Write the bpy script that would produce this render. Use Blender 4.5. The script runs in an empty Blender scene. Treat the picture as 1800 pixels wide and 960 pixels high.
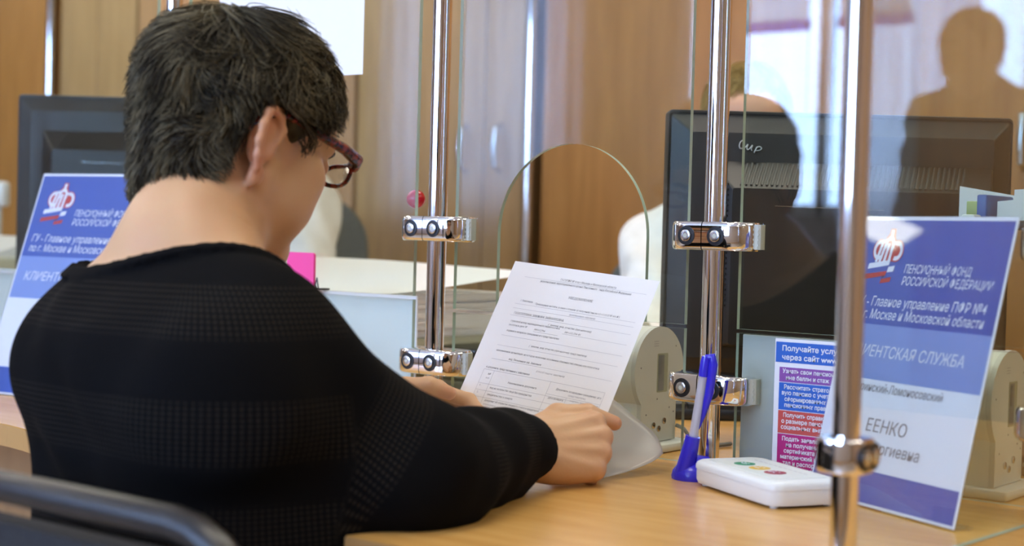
import bpy, math, random
import numpy as np
from mathutils import Vector, Matrix

SC = bpy.context.scene
COL = SC.collection
random.seed(7)
RNG = np.random.default_rng(7)

# ------------------------------------------------------------------ camera, light, exposure
cd = bpy.data.cameras.new('camera')
cam = bpy.data.objects.new('camera', cd)
COL.objects.link(cam)
cd.sensor_width = 36.0
cd.lens = 54.0
cd.clip_start = 0.05
cd.dof.use_dof = True
cd.dof.focus_distance = 1.80
cd.dof.aperture_fstop = 3.8
cd.dof.aperture_blades = 8
_yaw, _pitch, _roll = math.radians(38), math.radians(-1.53), 0.027
_f = Vector((-math.sin(_yaw)*math.cos(_pitch), math.cos(_yaw)*math.cos(_pitch), math.sin(_pitch)))
_r0 = Vector((math.cos(_yaw), math.sin(_yaw), 0))
_u0 = _r0.cross(_f)
_r = _r0*math.cos(_roll) + _u0*math.sin(_roll)
_u = _u0*math.cos(_roll) - _r0*math.sin(_roll)
CAMP = Vector((1.316, -1.523, 1.015))
cam.matrix_world = Matrix(((_r.x, _u.x, -_f.x, CAMP.x), (_r.y, _u.y, -_f.y, CAMP.y), (_r.z, _u.z, -_f.z, CAMP.z), (0, 0, 0, 1)))
SC.camera = cam

SC.view_settings.view_transform = 'Standard'
SC.view_settings.look = 'None'
SC.view_settings.gamma = 1.0
SC.view_settings.use_curve_mapping = False
SC.view_settings.exposure = 0.46
SC.cycles.transparent_max_bounces = 32
SC.cycles.max_bounces = 10
SC.cycles.use_denoising = True

world = bpy.data.worlds.new('overcast_sky')
SC.world = world
world.use_nodes = True
bg = world.node_tree.nodes['Background']
bg.inputs['Color'].default_value = (0.46, 0.60, 1.0, 1)
bg.inputs['Strength'].default_value = 4.5

WIN = [(-4.3, -3.1), (-2.52, -0.85), (-0.72, 0.6)]   # window openings in the street wall
WZ0, WZ1, WY = 1.12, 2.45, -4.6
for i, (a, b) in enumerate(WIN):
    l = bpy.data.lights.new('window_daylight', 'AREA')
    l.shape = 'RECTANGLE'; l.size = b-a; l.size_y = WZ1-WZ0
    l.energy = (34 if i == 0 else 82)*(b-a); l.color = (0.40, 0.58, 1.0)
    o = bpy.data.objects.new('window_daylight', l); COL.objects.link(o)
    o.location = ((a+b)/2, WY-0.16, (WZ0+WZ1)/2)
    o.rotation_euler = (math.radians(90), 0, 0)      # shines into the room (+Y)

# ------------------------------------------------------------------ helpers: materials
def mat(name, col, rough=0.5, metal=0.0, spec=0.5, **kw):
    m = bpy.data.materials.new(name); m.use_nodes = True
    b = m.node_tree.nodes['Principled BSDF']
    b.inputs['Base Color'].default_value = (*col, 1)
    b.inputs['Roughness'].default_value = rough
    b.inputs['Metallic'].default_value = metal
    b.inputs['Specular IOR Level'].default_value = spec
    for k, v in kw.items(): b.inputs[k].default_value = v
    return m

def N(m, t, **kw):
    n = m.node_tree.nodes.new(t)
    for k, v in kw.items(): setattr(n, k, v)
    return n
def LK(m, a, b): m.node_tree.links.new(a, b)
def BS(m): return m.node_tree.nodes['Principled BSDF']

def noise_var(m, c1, c2, scale=(1, 1, 1), nscale=8, detail=4, lo=0.35, hi=0.65, bump=0.0, rough=None):
    tc = N(m, 'ShaderNodeTexCoord'); mp = N(m, 'ShaderNodeMapping'); mp.inputs['Scale'].default_value = scale
    ns = N(m, 'ShaderNodeTexNoise'); ns.inputs['Scale'].default_value = nscale; ns.inputs['Detail'].default_value = detail
    cr = N(m, 'ShaderNodeValToRGB')
    cr.color_ramp.elements[0].position = lo; cr.color_ramp.elements[0].color = (*c1, 1)
    cr.color_ramp.elements[1].position = hi; cr.color_ramp.elements[1].color = (*c2, 1)
    LK(m, tc.outputs['Object'], mp.inputs['Vector']); LK(m, mp.outputs[0], ns.inputs['Vector'])
    LK(m, ns.outputs['Fac'], cr.inputs[0]); LK(m, cr.outputs[0], BS(m).inputs['Base Color'])
    if bump:
        bp = N(m, 'ShaderNodeBump'); bp.inputs['Strength'].default_value = bump; bp.inputs['Distance'].default_value = 0.002
        LK(m, ns.outputs['Fac'], bp.inputs['Height']); LK(m, bp.outputs[0], BS(m).inputs['Normal'])
    return m

def glass_mat(name, tint=(0.93, 0.97, 0.95), f0=0.030, dust=0.0):
    m = bpy.data.materials.new(name); m.use_nodes = True
    nt = m.node_tree; nt.nodes.clear()
    out = N(m, 'ShaderNodeOutputMaterial'); mix = N(m, 'ShaderNodeMixShader')
    tr = N(m, 'ShaderNodeBsdfTransparent'); tr.inputs[0].default_value = (*tint, 1)
    gl = N(m, 'ShaderNodeBsdfGlossy'); gl.inputs['Roughness'].default_value = 0.0; gl.inputs[0].default_value = (1, 1, 1, 1)
    ge = N(m, 'ShaderNodeNewGeometry')
    dt = N(m, 'ShaderNodeVectorMath', operation='DOT_PRODUCT')
    LK(m, ge.outputs['Incoming'], dt.inputs[0]); LK(m, ge.outputs['Normal'], dt.inputs[1])
    ab = N(m, 'ShaderNodeMath', operation='ABSOLUTE'); LK(m, dt.outputs['Value'], ab.inputs[0])
    om = N(m, 'ShaderNodeMath', operation='SUBTRACT'); om.inputs[0].default_value = 1.0; LK(m, ab.outputs[0], om.inputs[1])
    pw = N(m, 'ShaderNodeMath', operation='POWER'); LK(m, om.outputs[0], pw.inputs[0]); pw.inputs[1].default_value = 5.0
    ma = N(m, 'ShaderNodeMath', operation='MULTIPLY_ADD'); LK(m, pw.outputs[0], ma.inputs[0])
    ma.inputs[1].default_value = 1-f0; ma.inputs[2].default_value = f0
    LK(m, ma.outputs[0], mix.inputs[0]); LK(m, tr.outputs[0], mix.inputs[1]); LK(m, gl.outputs[0], mix.inputs[2])
    LK(m, mix.outputs[0], out.inputs[0])
    return m

def sheet_mat(name, col, transp=0.0, transl=0.4, rough=0.4):
    m = bpy.data.materials.new(name); m.use_nodes = True
    nt = m.node_tree; b = BS(m)
    b.inputs['Base Color'].default_value = (*col, 1); b.inputs['Roughness'].default_value = rough
    out = nt.nodes['Material Output']
    t = N(m, 'ShaderNodeBsdfTranslucent'); t.inputs[0].default_value = (*col, 1)
    mx = N(m, 'ShaderNodeMixShader'); mx.inputs[0].default_value = transl
    LK(m, b.outputs[0], mx.inputs[1]); LK(m, t.outputs[0], mx.inputs[2])
    last = mx
    if transp:
        tp = N(m, 'ShaderNodeBsdfTransparent'); m2 = N(m, 'ShaderNodeMixShader'); m2.inputs[0].default_value = transp
        LK(m, mx.outputs[0], m2.inputs[1]); LK(m, tp.outputs[0], m2.inputs[2]); last = m2
    LK(m, last.outputs[0], out.inputs[0])
    return m

def emit_mat(name, col, s):
    m = mat(name, col)
    BS(m).inputs['Emission Color'].default_value = (*col, 1); BS(m).inputs['Emission Strength'].default_value = s
    return m

M = {}
M['chrome'] = mat('chrome', (0.86, 0.86, 0.87), 0.06, 1.0)
M['dark_ring'] = mat('dark_ring', (0.01, 0.01, 0.011), 0.35)
M['steel'] = mat('brushed_steel', (0.62, 0.62, 0.62), 0.25, 1.0)
M['glass'] = glass_mat('partition_glass')
M['glass_edge'] = mat('glass_edge', (0.40, 0.54, 0.46), 0.15, 0.0, 0.6)
M['window_glass'] = glass_mat('window_glass', (0.96, 0.98, 0.97))
M['lens'] = glass_mat('spectacle_lens', (0.97, 0.97, 0.95))
M['gasket'] = mat('gasket', (0.50, 0.53, 0.46), 0.4)
M['beech'] = noise_var(mat('beech_laminate', (0.6, 0.35, 0.12), 0.26), (0.62, 0.325, 0.085), (0.74, 0.42, 0.125), (1.2, 9, 9), 7, 5, 0.3, 0.7)
M['beech_edge'] = mat('beech_edge', (0.52, 0.29, 0.10), 0.4)
M['tan_wood'] = noise_var(mat('tan_cabinet', (0.4, 0.25, 0.1), 0.45), (0.35, 0.215, 0.085), (0.42, 0.265, 0.11), (6, 6, 0.8), 5, 4)
M['orange_wood'] = noise_var(mat('orange_cabinet', (0.4, 0.2, 0.05), 0.45), (0.34, 0.145, 0.028), (0.42, 0.19, 0.042), (6, 6, 0.7), 5, 4)
M['brown_wood'] = noise_var(mat('brown_cabinet', (0.35, 0.18, 0.07), 0.45), (0.36, 0.20, 0.085), (0.43, 0.245, 0.105), (6, 6, 0.7), 5, 4)
M['wall'] = mat('wall_paint', (0.50, 0.42, 0.36), 0.8)
M['ceiling'] = mat('ceiling_tile', (0.85, 0.85, 0.84), 0.8)
M['floor'] = noise_var(mat('linoleum', (0.4, 0.3, 0.2), 0.35), (0.36, 0.28, 0.20), (0.44, 0.35, 0.26), (1, 1, 1), 30, 3)
M['white_plastic'] = mat('white_plastic', (0.80, 0.82, 0.79), 0.35)
M['grey_plastic'] = mat('grey_plastic', (0.66, 0.68, 0.66), 0.4)
M['greygreen'] = mat('greygreen_plastic', (0.40, 0.41, 0.30), 0.45)
M['paper'] = sheet_mat('paper', (0.93, 0.93, 0.91), 0, 0.12, 0.6)
M['dim_sheet'] = sheet_mat('dim_acrylic', (0.70, 0.74, 0.77), 0.0, 0.45, 0.35)  # same milky sheet, its colour darkened for the dimmer right bay
M['backlit_sheet'] = sheet_mat('backlit_acrylic', (0.88, 0.90, 0.92), 0.0, 0.45, 0.35)  # milky sheet with its backlit brightness put into the colour
M['board_sheet'] = sheet_mat('board_sheet', (0.85, 0.86, 0.88), 0.0, 0.75, 0.5)
M['board_blue'] = sheet_mat('board_blue', (0.06, 0.22, 0.75), 0.0, 0.75, 0.5)
M['film'] = sheet_mat('frosted_film', (0.72, 0.72, 0.69), 0.30, 0.35, 0.28)
M['ink'] = mat('ink', (0.25, 0.25, 0.26), 0.6)
M['ink_pale'] = mat('ink_pale', (0.50, 0.50, 0.52), 0.6)
M['black_plastic'] = mat('black_plastic', (0.014, 0.0135, 0.013), 0.42)
M['dark_plastic'] = mat('dark_plastic', (0.030, 0.030, 0.029), 0.45)
M['slot'] = mat('slot', (0.004, 0.004, 0.004), 0.6)
M['marker'] = mat('marker_silver', (0.62, 0.63, 0.60), 0.5)
M['blue_pen'] = mat('blue_pen', (0.035, 0.025, 0.62), 0.25)
M['clear_barrel'] = sheet_mat('clear_barrel', (0.75, 0.76, 0.85), 0.35, 0.3, 0.1)
M['red_gloss'] = mat('red_gloss', (0.42, 0.008, 0.02), 0.2)
M['pink'] = mat('pink', (0.90, 0.075, 0.32), 0.4)
M['sign_blue'] = mat('sign_blue', (0.034, 0.095, 0.40), 0.35)
M['sign_lilac'] = mat('sign_lilac', (0.21, 0.31, 0.62), 0.35)
M['sign_white'] = mat('sign_white', (0.80, 0.82, 0.86), 0.35)
M['sign_red'] = mat('sign_red', (0.52, 0.03, 0.025), 0.4)
M['acrylic'] = glass_mat('clear_acrylic', (0.95, 0.96, 0.97))
M['poster_blue'] = mat('poster_blue', (0.018, 0.115, 0.52), 0.45)
M['poster_purple'] = mat('poster_purple', (0.24, 0.07, 0.36), 0.45)
M['poster_red'] = mat('poster_red', (0.55, 0.07, 0.055), 0.45)
M['poster_magenta'] = mat('poster_magenta', (0.45, 0.008, 0.17), 0.45)
M['green_btn'] = mat('green_button', (0.03, 0.28, 0.14), 0.4)
M['yellow_btn'] = mat('yellow_button', (0.75, 0.48, 0.06), 0.4)
M['red_btn'] = mat('red_button', (0.36, 0.03, 0.05), 0.4)
M['chair_metal'] = mat('chair_metal', (0.012, 0.012, 0.013), 0.3)
M['chair_fabric'] = noise_var(mat('chair_fabric', (0.02, 0.02, 0.02), 0.9), (0.012, 0.012, 0.013), (0.028, 0.028, 0.03), (1, 1, 1), 300, 2)
M['grey_fabric'] = noise_var(mat('grey_fabric', (0.1, 0.11, 0.1), 0.9), (0.10, 0.115, 0.105), (0.15, 0.16, 0.15), (1, 1, 1), 200, 2)
M['white_cloth'] = noise_var(mat('white_cloth', (0.8, 0.8, 0.76), 0.8), (0.76, 0.76, 0.71), (0.84, 0.84, 0.80), (1, 1, 1), 30, 3)
M['navy_cloth'] = mat('navy_cloth', (0.02, 0.025, 0.04), 0.85)
M['grey_shirt'] = mat('grey_shirt', (0.10, 0.10, 0.11), 0.85)
M['shoe'] = mat('shoe', (0.015, 0.013, 0.012), 0.4)
M['eye_white'] = mat('eye_white', (0.8, 0.78, 0.75), 0.2)
M['iris'] = mat('iris', (0.05, 0.03, 0.02), 0.2)
M['curtain'] = sheet_mat('sheer_curtain', (0.80, 0.76, 0.82), 0.0, 0.62, 0.8)
M['lamp_white'] = emit_mat('lamp_diffuser', (1.0, 0.91, 0.77), 9.5)
M['blue_folder'] = mat('blue_folder', (0.04, 0.13, 0.42), 0.4)
M['note_green'] = mat('note_green', (0.42, 0.50, 0.20), 0.6)
M['orange_item'] = mat('orange_item', (0.55, 0.10, 0.03), 0.5)

def skin_mat(name, base, red):
    m = mat(name, base, 0.45, 0, 0.4)
    b = BS(m)
    b.inputs['Subsurface Weight'].default_value = 0.12
    b.inputs['Subsurface Radius'].default_value = (0.008, 0.003, 0.0015)
    b.inputs['Subsurface Scale'].default_value = 0.6
    tc = N(m, 'ShaderNodeTexCoord')
    ns = N(m, 'ShaderNodeTexNoise'); ns.inputs['Scale'].default_value = 28; ns.inputs['Detail'].default_value = 5
    mx = N(m, 'ShaderNodeMix', data_type='RGBA')
    at = N(m, 'ShaderNodeAttribute'); at.attribute_name = 'flush'
    ad = N(m, 'ShaderNodeMath', operation='MULTIPLY_ADD'); ad.use_clamp = True
    LK(m, ns.outputs['Fac'], ad.inputs[0]); ad.inputs[1].default_value = 0.35; LK(m, at.outputs['Fac'], ad.inputs[2])
    mx.inputs[6].default_value = (*base, 1); mx.inputs[7].default_value = (*red, 1)
    LK(m, tc.outputs['Object'], ns.inputs['Vector']); LK(m, ad.outputs[0], mx.inputs[0])
    LK(m, mx.outputs[2], b.inputs['Base Color'])
    n2 = N(m, 'ShaderNodeTexNoise'); n2.inputs['Scale'].default_value = 320; n2.inputs['Detail'].default_value = 3
    LK(m, tc.outputs['Object'], n2.inputs['Vector'])
    bp = N(m, 'ShaderNodeBump'); bp.inputs['Strength'].default_value = 0.18; bp.inputs['Distance'].default_value = 0.001
    LK(m, n2.outputs['Fac'], bp.inputs['Height']); LK(m, bp.outputs[0], b.inputs['Normal'])
    return m
M['skin'] = skin_mat('skin_warm', (0.61, 0.385, 0.205), (0.60, 0.23, 0.13))
M['skin_pale'] = skin_mat('skin_pale', (0.64, 0.40, 0.27), (0.60, 0.28, 0.19))

def hair_mat(name, dark, light):
    m = mat(name, dark, 0.5, 0, 0.18)
    at = N(m, 'ShaderNodeAttribute'); at.attribute_name = 'tone'
    mx = N(m, 'ShaderNodeMix', data_type='RGBA')
    mx.inputs[6].default_value = (*dark, 1); mx.inputs[7].default_value = (*light, 1)
    LK(m, at.outputs['Fac'], mx.inputs[0]); LK(m, mx.outputs[2], BS(m).inputs['Base Color'])
    return m
M['hair_dark'] = hair_mat('hair_dark', (0.017, 0.0125, 0.007), (0.25, 0.21, 0.125))
M['hair_blond'] = hair_mat('hair_blond', (0.30, 0.21, 0.07), (0.60, 0.46, 0.19))
M['hair_brown'] = hair_mat('hair_brown', (0.03, 0.02, 0.012), (0.10, 0.07, 0.04))

def knit_mat():
    m = mat('black_knit', (0.0035, 0.0035, 0.004), 0.9, 0, 0.08)
    at = N(m, 'ShaderNodeAttribute'); at.attribute_name = 'band'
    uvx = N(m, 'ShaderNodeAttribute'); uvx.attribute_name = 'knit'      # cloth coordinates of the knit, metres
    mp = N(m, 'ShaderNodeMapping'); mp.inputs['Scale'].default_value = (1, 1, 1)
    LK(m, uvx.outputs['Vector'], mp.inputs['Vector'])
    sx = N(m, 'ShaderNodeSeparateXYZ'); LK(m, mp.outputs[0], sx.inputs[0])
    def sn(sock, k, ph=0.0):
        a = N(m, 'ShaderNodeMath', operation='MULTIPLY_ADD'); LK(m, sock, a.inputs[0]); a.inputs[1].default_value = k; a.inputs[2].default_value = ph
        s = N(m, 'ShaderNodeMath', operation='SINE'); LK(m, a.outputs[0], s.inputs[0]); return s.outputs[0]
    k = 2*math.pi/0.0092
    p = N(m, 'ShaderNodeMath', operation='ADD'); LK(m, sx.outputs[0], p.inputs[0]); LK(m, sx.outputs[1], p.inputs[1])
    q = N(m, 'ShaderNodeMath', operation='SUBTRACT'); LK(m, sx.outputs[0], q.inputs[0]); LK(m, sx.outputs[1], q.inputs[1])
    pr = N(m, 'ShaderNodeMath', operation='MULTIPLY'); LK(m, sn(p.outputs[0], k), pr.inputs[0]); LK(m, sn(q.outputs[0], k), pr.inputs[1])
    mr = N(m, 'ShaderNodeMapRange'); LK(m, pr.outputs[0], mr.inputs[0]); mr.inputs[1].default_value = 0.25; mr.inputs[2].default_value = 0.8
    fc = N(m, 'ShaderNodeMath', operation='MULTIPLY'); LK(m, mr.outputs[0], fc.inputs[0]); LK(m, at.outputs['Fac'], fc.inputs[1])
    mx = N(m, 'ShaderNodeMix', data_type='RGBA'); mx.inputs[6].default_value = (0.0035, 0.0035, 0.004, 1); mx.inputs[7].default_value = (0.026, 0.021, 0.016, 1)
    LK(m, fc.outputs[0], mx.inputs[0]); LK(m, mx.outputs[2], BS(m).inputs['Base Color'])
    bp = N(m, 'ShaderNodeBump'); bp.inputs['Strength'].default_value = 0.4; bp.inputs['Distance'].default_value = 0.001; bp.invert = True
    LK(m, fc.outputs[0], bp.inputs['Height']); LK(m, bp.outputs[0], BS(m).inputs['Normal'])
    return m
M['knit'] = knit_mat()

def tort_mat():
    m = mat('tortoiseshell', (0.1, 0.02, 0.01), 0.2)
    return noise_var(m, (0.025, 0.005, 0.005), (0.22, 0.025, 0.012), (1, 1, 1), 160, 2, 0.42, 0.6)
M['tortoise'] = tort_mat()

# ------------------------------------------------------------------ helpers: meshes and tagging
class MB:
    """collects shapes into one mesh"""
    def __init__(s): s.v = []; s.f = []; s.m = []
    def add(s, vs, fs, mi=0):
        o = len(s.v); s.v += [tuple(p) for p in vs]; s.f += [tuple(i+o for i in f) for f in fs]; s.m += [mi]*len(fs)
        return s
    def box(s, a, b, mi=0, bev=0.0, rot=None, piv=None):
        x0, y0, z0 = a; x1, y1, z1 = b
        if bev <= 0:
            vs = [(x0,y0,z0),(x1,y0,z0),(x1,y1,z0),(x0,y1,z0),(x0,y0,z1),(x1,y0,z1),(x1,y1,z1),(x0,y1,z1)]
            fs = [(0,3,2,1),(4,5,6,7),(0,1,5,4),(1,2,6,5),(2,3,7,6),(3,0,4,7)]
        else:
            vs = []; fs = []
            e = min(bev, (x1-x0)*.49, (y1-y0)*.49, (z1-z0)*.49)
            rings = []
            for z, ins in ((z0, e), (z0+e*.3, e*.3), (z0+e, 0), (z1-e, 0), (z1-e*.3, e*.3), (z1, e)):
                r = rrect(x0+ins, y0+ins, x1-ins, y1-ins, max(e-ins*.6, e*.4), 3)
                rings.append([(x, y, z) for x, y in r])
            n = len(rings[0])
            for r in rings: vs += r
            for k in range(len(rings)-1):
                for i in range(n):
                    j = (i+1) % n
                    fs.append((k*n+i, k*n+j, (k+1)*n+j, (k+1)*n+i))
            fs.append(tuple(reversed(range(n)))); fs.append(tuple(range((len(rings)-1)*n, len(rings)*n)))
        if rot is not None:
            p = Vector(piv if piv else ((x0+x1)/2, (y0+y1)/2, (z0+z1)/2))
            vs = [tuple(p + rot @ (Vector(v)-p)) for v in vs]
        return s.add(vs, fs, mi)
    def tube(s, pts, r, n=12, mi=0, cap=True, flat=1.0, up=None):
        pts = [Vector(p) for p in pts]; rs = r if isinstance(r, (list, tuple)) else [r]*len(pts)
        vs = []; fs = []; prev = None
        for i, p in enumerate(pts):
            d = (pts[min(i+1, len(pts)-1)] - pts[max(i-1, 0)]).normalized()
            if prev is None:
                a = Vector(up) if up else (Vector((0, 0, 1)) if abs(d.z) < .9 else Vector((1, 0, 0)))
                u = (a - d*a.dot(d)).normalized()
            else: u = (prev - d*prev.dot(d)).normalized()
            prev = u; w = d.cross(u)
            for k in range(n):
                t = 2*math.pi*k/n
                vs.append(p + u*math.cos(t)*rs[i]*flat + w*math.sin(t)*rs[i])
        for i in range(len(pts)-1):
            for k in range(n):
                j = (k+1) % n
                fs.append((i*n+k, i*n+j, (i+1)*n+j, (i+1)*n+k))
        if cap: fs.append(tuple(reversed(range(n)))); fs.append(tuple(range((len(pts)-1)*n, len(pts)*n)))
        return s.add(vs, fs, mi)
    def cyl(s, a, b, r, n=20, mi=0): return s.tube([a, b], r, n, mi)
    def lathe(s, prof, c=(0, 0, 0), axis='z', n=24, mi=0, frame=None):
        """prof: (radius, height) pairs; frame: (x,y,z) vectors"""
        X, Y, Z = [Vector(q) for q in (frame or ((1,0,0),(0,1,0),(0,0,1)))]
        c = Vector(c); vs = []; fs = []
        for r, h in prof:
            for k in range(n):
                t = 2*math.pi*k/n
                vs.append(c + X*r*math.cos(t) + Y*r*math.sin(t) + Z*h)
        for i in range(len(prof)-1):
            for k in range(n):
                j = (k+1) % n
                fs.append((i*n+k, i*n+j, (i+1)*n+j, (i+1)*n+k))
        fs.append(tuple(reversed(range(n)))); fs.append(tuple(range((len(prof)-1)*n, len(prof)*n)))
        return s.add(vs, fs, mi)
    def ball(s, c, r, n=16, mi=0, frame=None):
        rr = r if isinstance(r, (tuple, list)) else (r, r, r)
        X, Y, Z = [Vector(q) for q in (frame or ((1,0,0),(0,1,0),(0,0,1)))]
        c = Vector(c); vs = []; fs = []; h = n//2
        for i in range(h+1):
            th = math.pi*i/h
            for k in range(n):
                t = 2*math.pi*k/n
                vs.append(c + X*rr[0]*math.sin(th)*math.cos(t) + Y*rr[1]*math.sin(th)*math.sin(t) + Z*rr[2]*math.cos(th))
        for i in range(h):
            for k in range(n):
                j = (k+1) % n
                fs.append((i*n+k, (i+1)*n+k, (i+1)*n+j, i*n+j))
        return s.add(vs, fs, mi)
    def prism(s, poly, fn, t0, t1, mi=0):
        """poly in 2D, fn(u,v,t)->3D"""
        n = len(poly)
        vs = [fn(u, v, t0) for u, v in poly] + [fn(u, v, t1) for u, v in poly]
        fs = [tuple(range(n)), tuple(reversed(range(n, 2*n)))] + [(i, n+i, n+(i+1) % n, (i+1) % n) for i in range(n)]
        return s.add(vs, fs, mi)
    def grid(s, fn, nu, nv, mi=0):
        vs = [fn(i/nu, j/nv) for j in range(nv+1) for i in range(nu+1)]
        fs = [(j*(nu+1)+i, j*(nu+1)+i+1, (j+1)*(nu+1)+i+1, (j+1)*(nu+1)+i) for j in range(nv) for i in range(nu)]
        return s.add(vs, fs, mi)
    def build(s, name, mats, parent=None, smooth=35, fix=True):
        me = bpy.data.meshes.new(name); me.from_pydata([tuple(v) for v in s.v], [], s.f)
        for mm in (mats if isinstance(mats, (list, tuple)) else [mats]): me.materials.append(mm)
        me.polygons.foreach_set('material_index', s.m)
        if fix:
            import bmesh
            bm = bmesh.new(); bm.from_mesh(me); bmesh.ops.recalc_face_normals(bm, faces=bm.faces[:]); bm.to_mesh(me); bm.free()
        if smooth:
            me.polygons.foreach_set('use_smooth', [True]*len(me.polygons))
            me.set_sharp_from_angle(angle=math.radians(smooth))
        me.update()
        o = bpy.data.objects.new(name, me); COL.objects.link(o)
        if parent is not None:
            o.parent = parent
            o.matrix_parent_inverse = parent.matrix_basis.inverted()
        else:                                           # a thing of one mesh: origin at its base
            a = np.array([v.co[:] for v in me.vertices]); lo, hi = a.min(0), a.max(0)
            c = Vector(((lo[0]+hi[0])/2, (lo[1]+hi[1])/2, lo[2]))
            me.transform(Matrix.Translation(-c)); o.location = c
        return o

def rrect(x0, y0, x1, y1, r, n=4):
    out = []
    for cx, cy, a in ((x1-r, y1-r, 0), (x0+r, y1-r, 90), (x0+r, y0+r, 180), (x1-r, y0+r, 270)):
        for k in range(n+1):
            t = math.radians(a+90*k/n); out.append((cx+r*math.cos(t), cy+r*math.sin(t)))
    return out

def tag(o, label, cat, group=None, kind=None):
    o['label'] = label; o['category'] = cat
    if group: o['group'] = group
    if kind: o['kind'] = kind
    return o
def thing(name, loc, label, cat, group=None):
    o = bpy.data.objects.new(name, None); COL.objects.link(o); o.location = loc
    o.empty_display_size = 0.05
    return tag(o, label, cat, group)
def struct(o): o['kind'] = 'structure'; return o
def copy_tree(o, loc, rz, label, parent=None):
    """copies a thing, its parts and their sub-parts"""
    c = o.copy(); COL.objects.link(c)
    if parent is not None: c.parent = parent
    else:
        c.location = loc; c.rotation_euler = (0, 0, rz); c['label'] = label
    for ch in list(o.children): copy_tree(ch, None, None, None, c)
    return c

# lettering: built-in font outlines turned into mesh
_gl = {}
def text_mesh(body, size=1.0, bold=0.0, res=3):
    key = (body, bold, res)
    if key not in _gl:
        c = bpy.data.curves.new('lettering', 'FONT'); c.body = body; c.size = 1.0; c.offset = bold; c.resolution_u = res
        o = bpy.data.objects.new('lettering', c); COL.objects.link(o)
        dg = bpy.context.evaluated_depsgraph_get(); dg.update()
        me = o.evaluated_get(dg).to_mesh()
        v = np.array([p.co[:2] for p in me.vertices]); f = [tuple(p.vertices) for p in me.polygons]
        o.evaluated_get(dg).to_mesh_clear()
        bpy.data.objects.remove(o); bpy.data.curves.remove(c)
        _gl[key] = (v, f)
    v, f = _gl[key]
    return v*size, f
def write(mb, fn, body, u, v, size, mi=0, align='l', shear=0.0, bold=0.0, width=None, res=3, squeeze=1.0):
    """writes body with its baseline start at (u,v); fn(u,v) -> 3D; v grows downward"""
    V, F = text_mesh(body, size, bold, res)
    V = V.copy()
    x0, x1 = V[:, 0].min(), V[:, 0].max()
    V[:, 0] -= x0
    k = squeeze if width is None else width/(x1-x0)
    V[:, 0] *= k
    V[:, 0] += V[:, 1]*shear
    w = (x1-x0)*k
    du = 0 if align == 'l' else (-w/2 if align == 'c' else -w)
    mb.add([fn(u+du+a, v-b) for a, b in V], F, mi)

# ------------------------------------------------------------------ helpers: smooth implicit surfaces for bodies
def _seg(P, a, b):
    a = np.asarray(a, np.float32); b = np.asarray(b, np.float32); d = b-a
    t = np.clip(((P-a) @ d)/max(float(d @ d), 1e-9), 0, 1)
    return t, np.linalg.norm(P-a-t[:, None]*d, axis=1)
def cone(a, b, ra, rb):
    def f(P):
        t, d = _seg(P, a, b); return d-(ra+(rb-ra)*t)
    return f
def ball(c, r): return lambda P: np.linalg.norm(P-np.asarray(c, np.float32), axis=1)-r
def ell(c, r, R=None):
    c = np.asarray(c, np.float32); r = np.asarray(r, np.float32)
    def f(P):
        q = P-c
        if R is not None: q = q @ R
        k0 = np.linalg.norm(q/r, axis=1); k1 = np.linalg.norm(q/(r*r), axis=1)
        return np.where(k1 > 1e-6, k0*(k0-1)/np.maximum(k1, 1e-6), -r.min())
    return f
def smin(a, b, k):
    h = np.clip(.5+.5*(b-a)/k, 0, 1)
    return b+(a-b)*h-k*h*(1-h)
def smax(a, b, k): return -smin(-a, -b, k)
def union(fs):
    """fs: list of (function, blend, '+'/'-')"""
    def f(P):
        d = fs[0][0](P)
        for e in fs[1:]:
            q = e[0](P)
            d = smin(d, q, e[1]) if (len(e) < 3 or e[2] == '+') else smax(d, -q, e[1])
        return d
    return f
def xform(fn, org, R, s=1.0):
    """fn given in local space; R columns = local axes in world"""
    org = np.asarray(org, np.float32); R = np.asarray(R, np.float32)
    return lambda P: fn(((P-org) @ R)/s)*s

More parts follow.
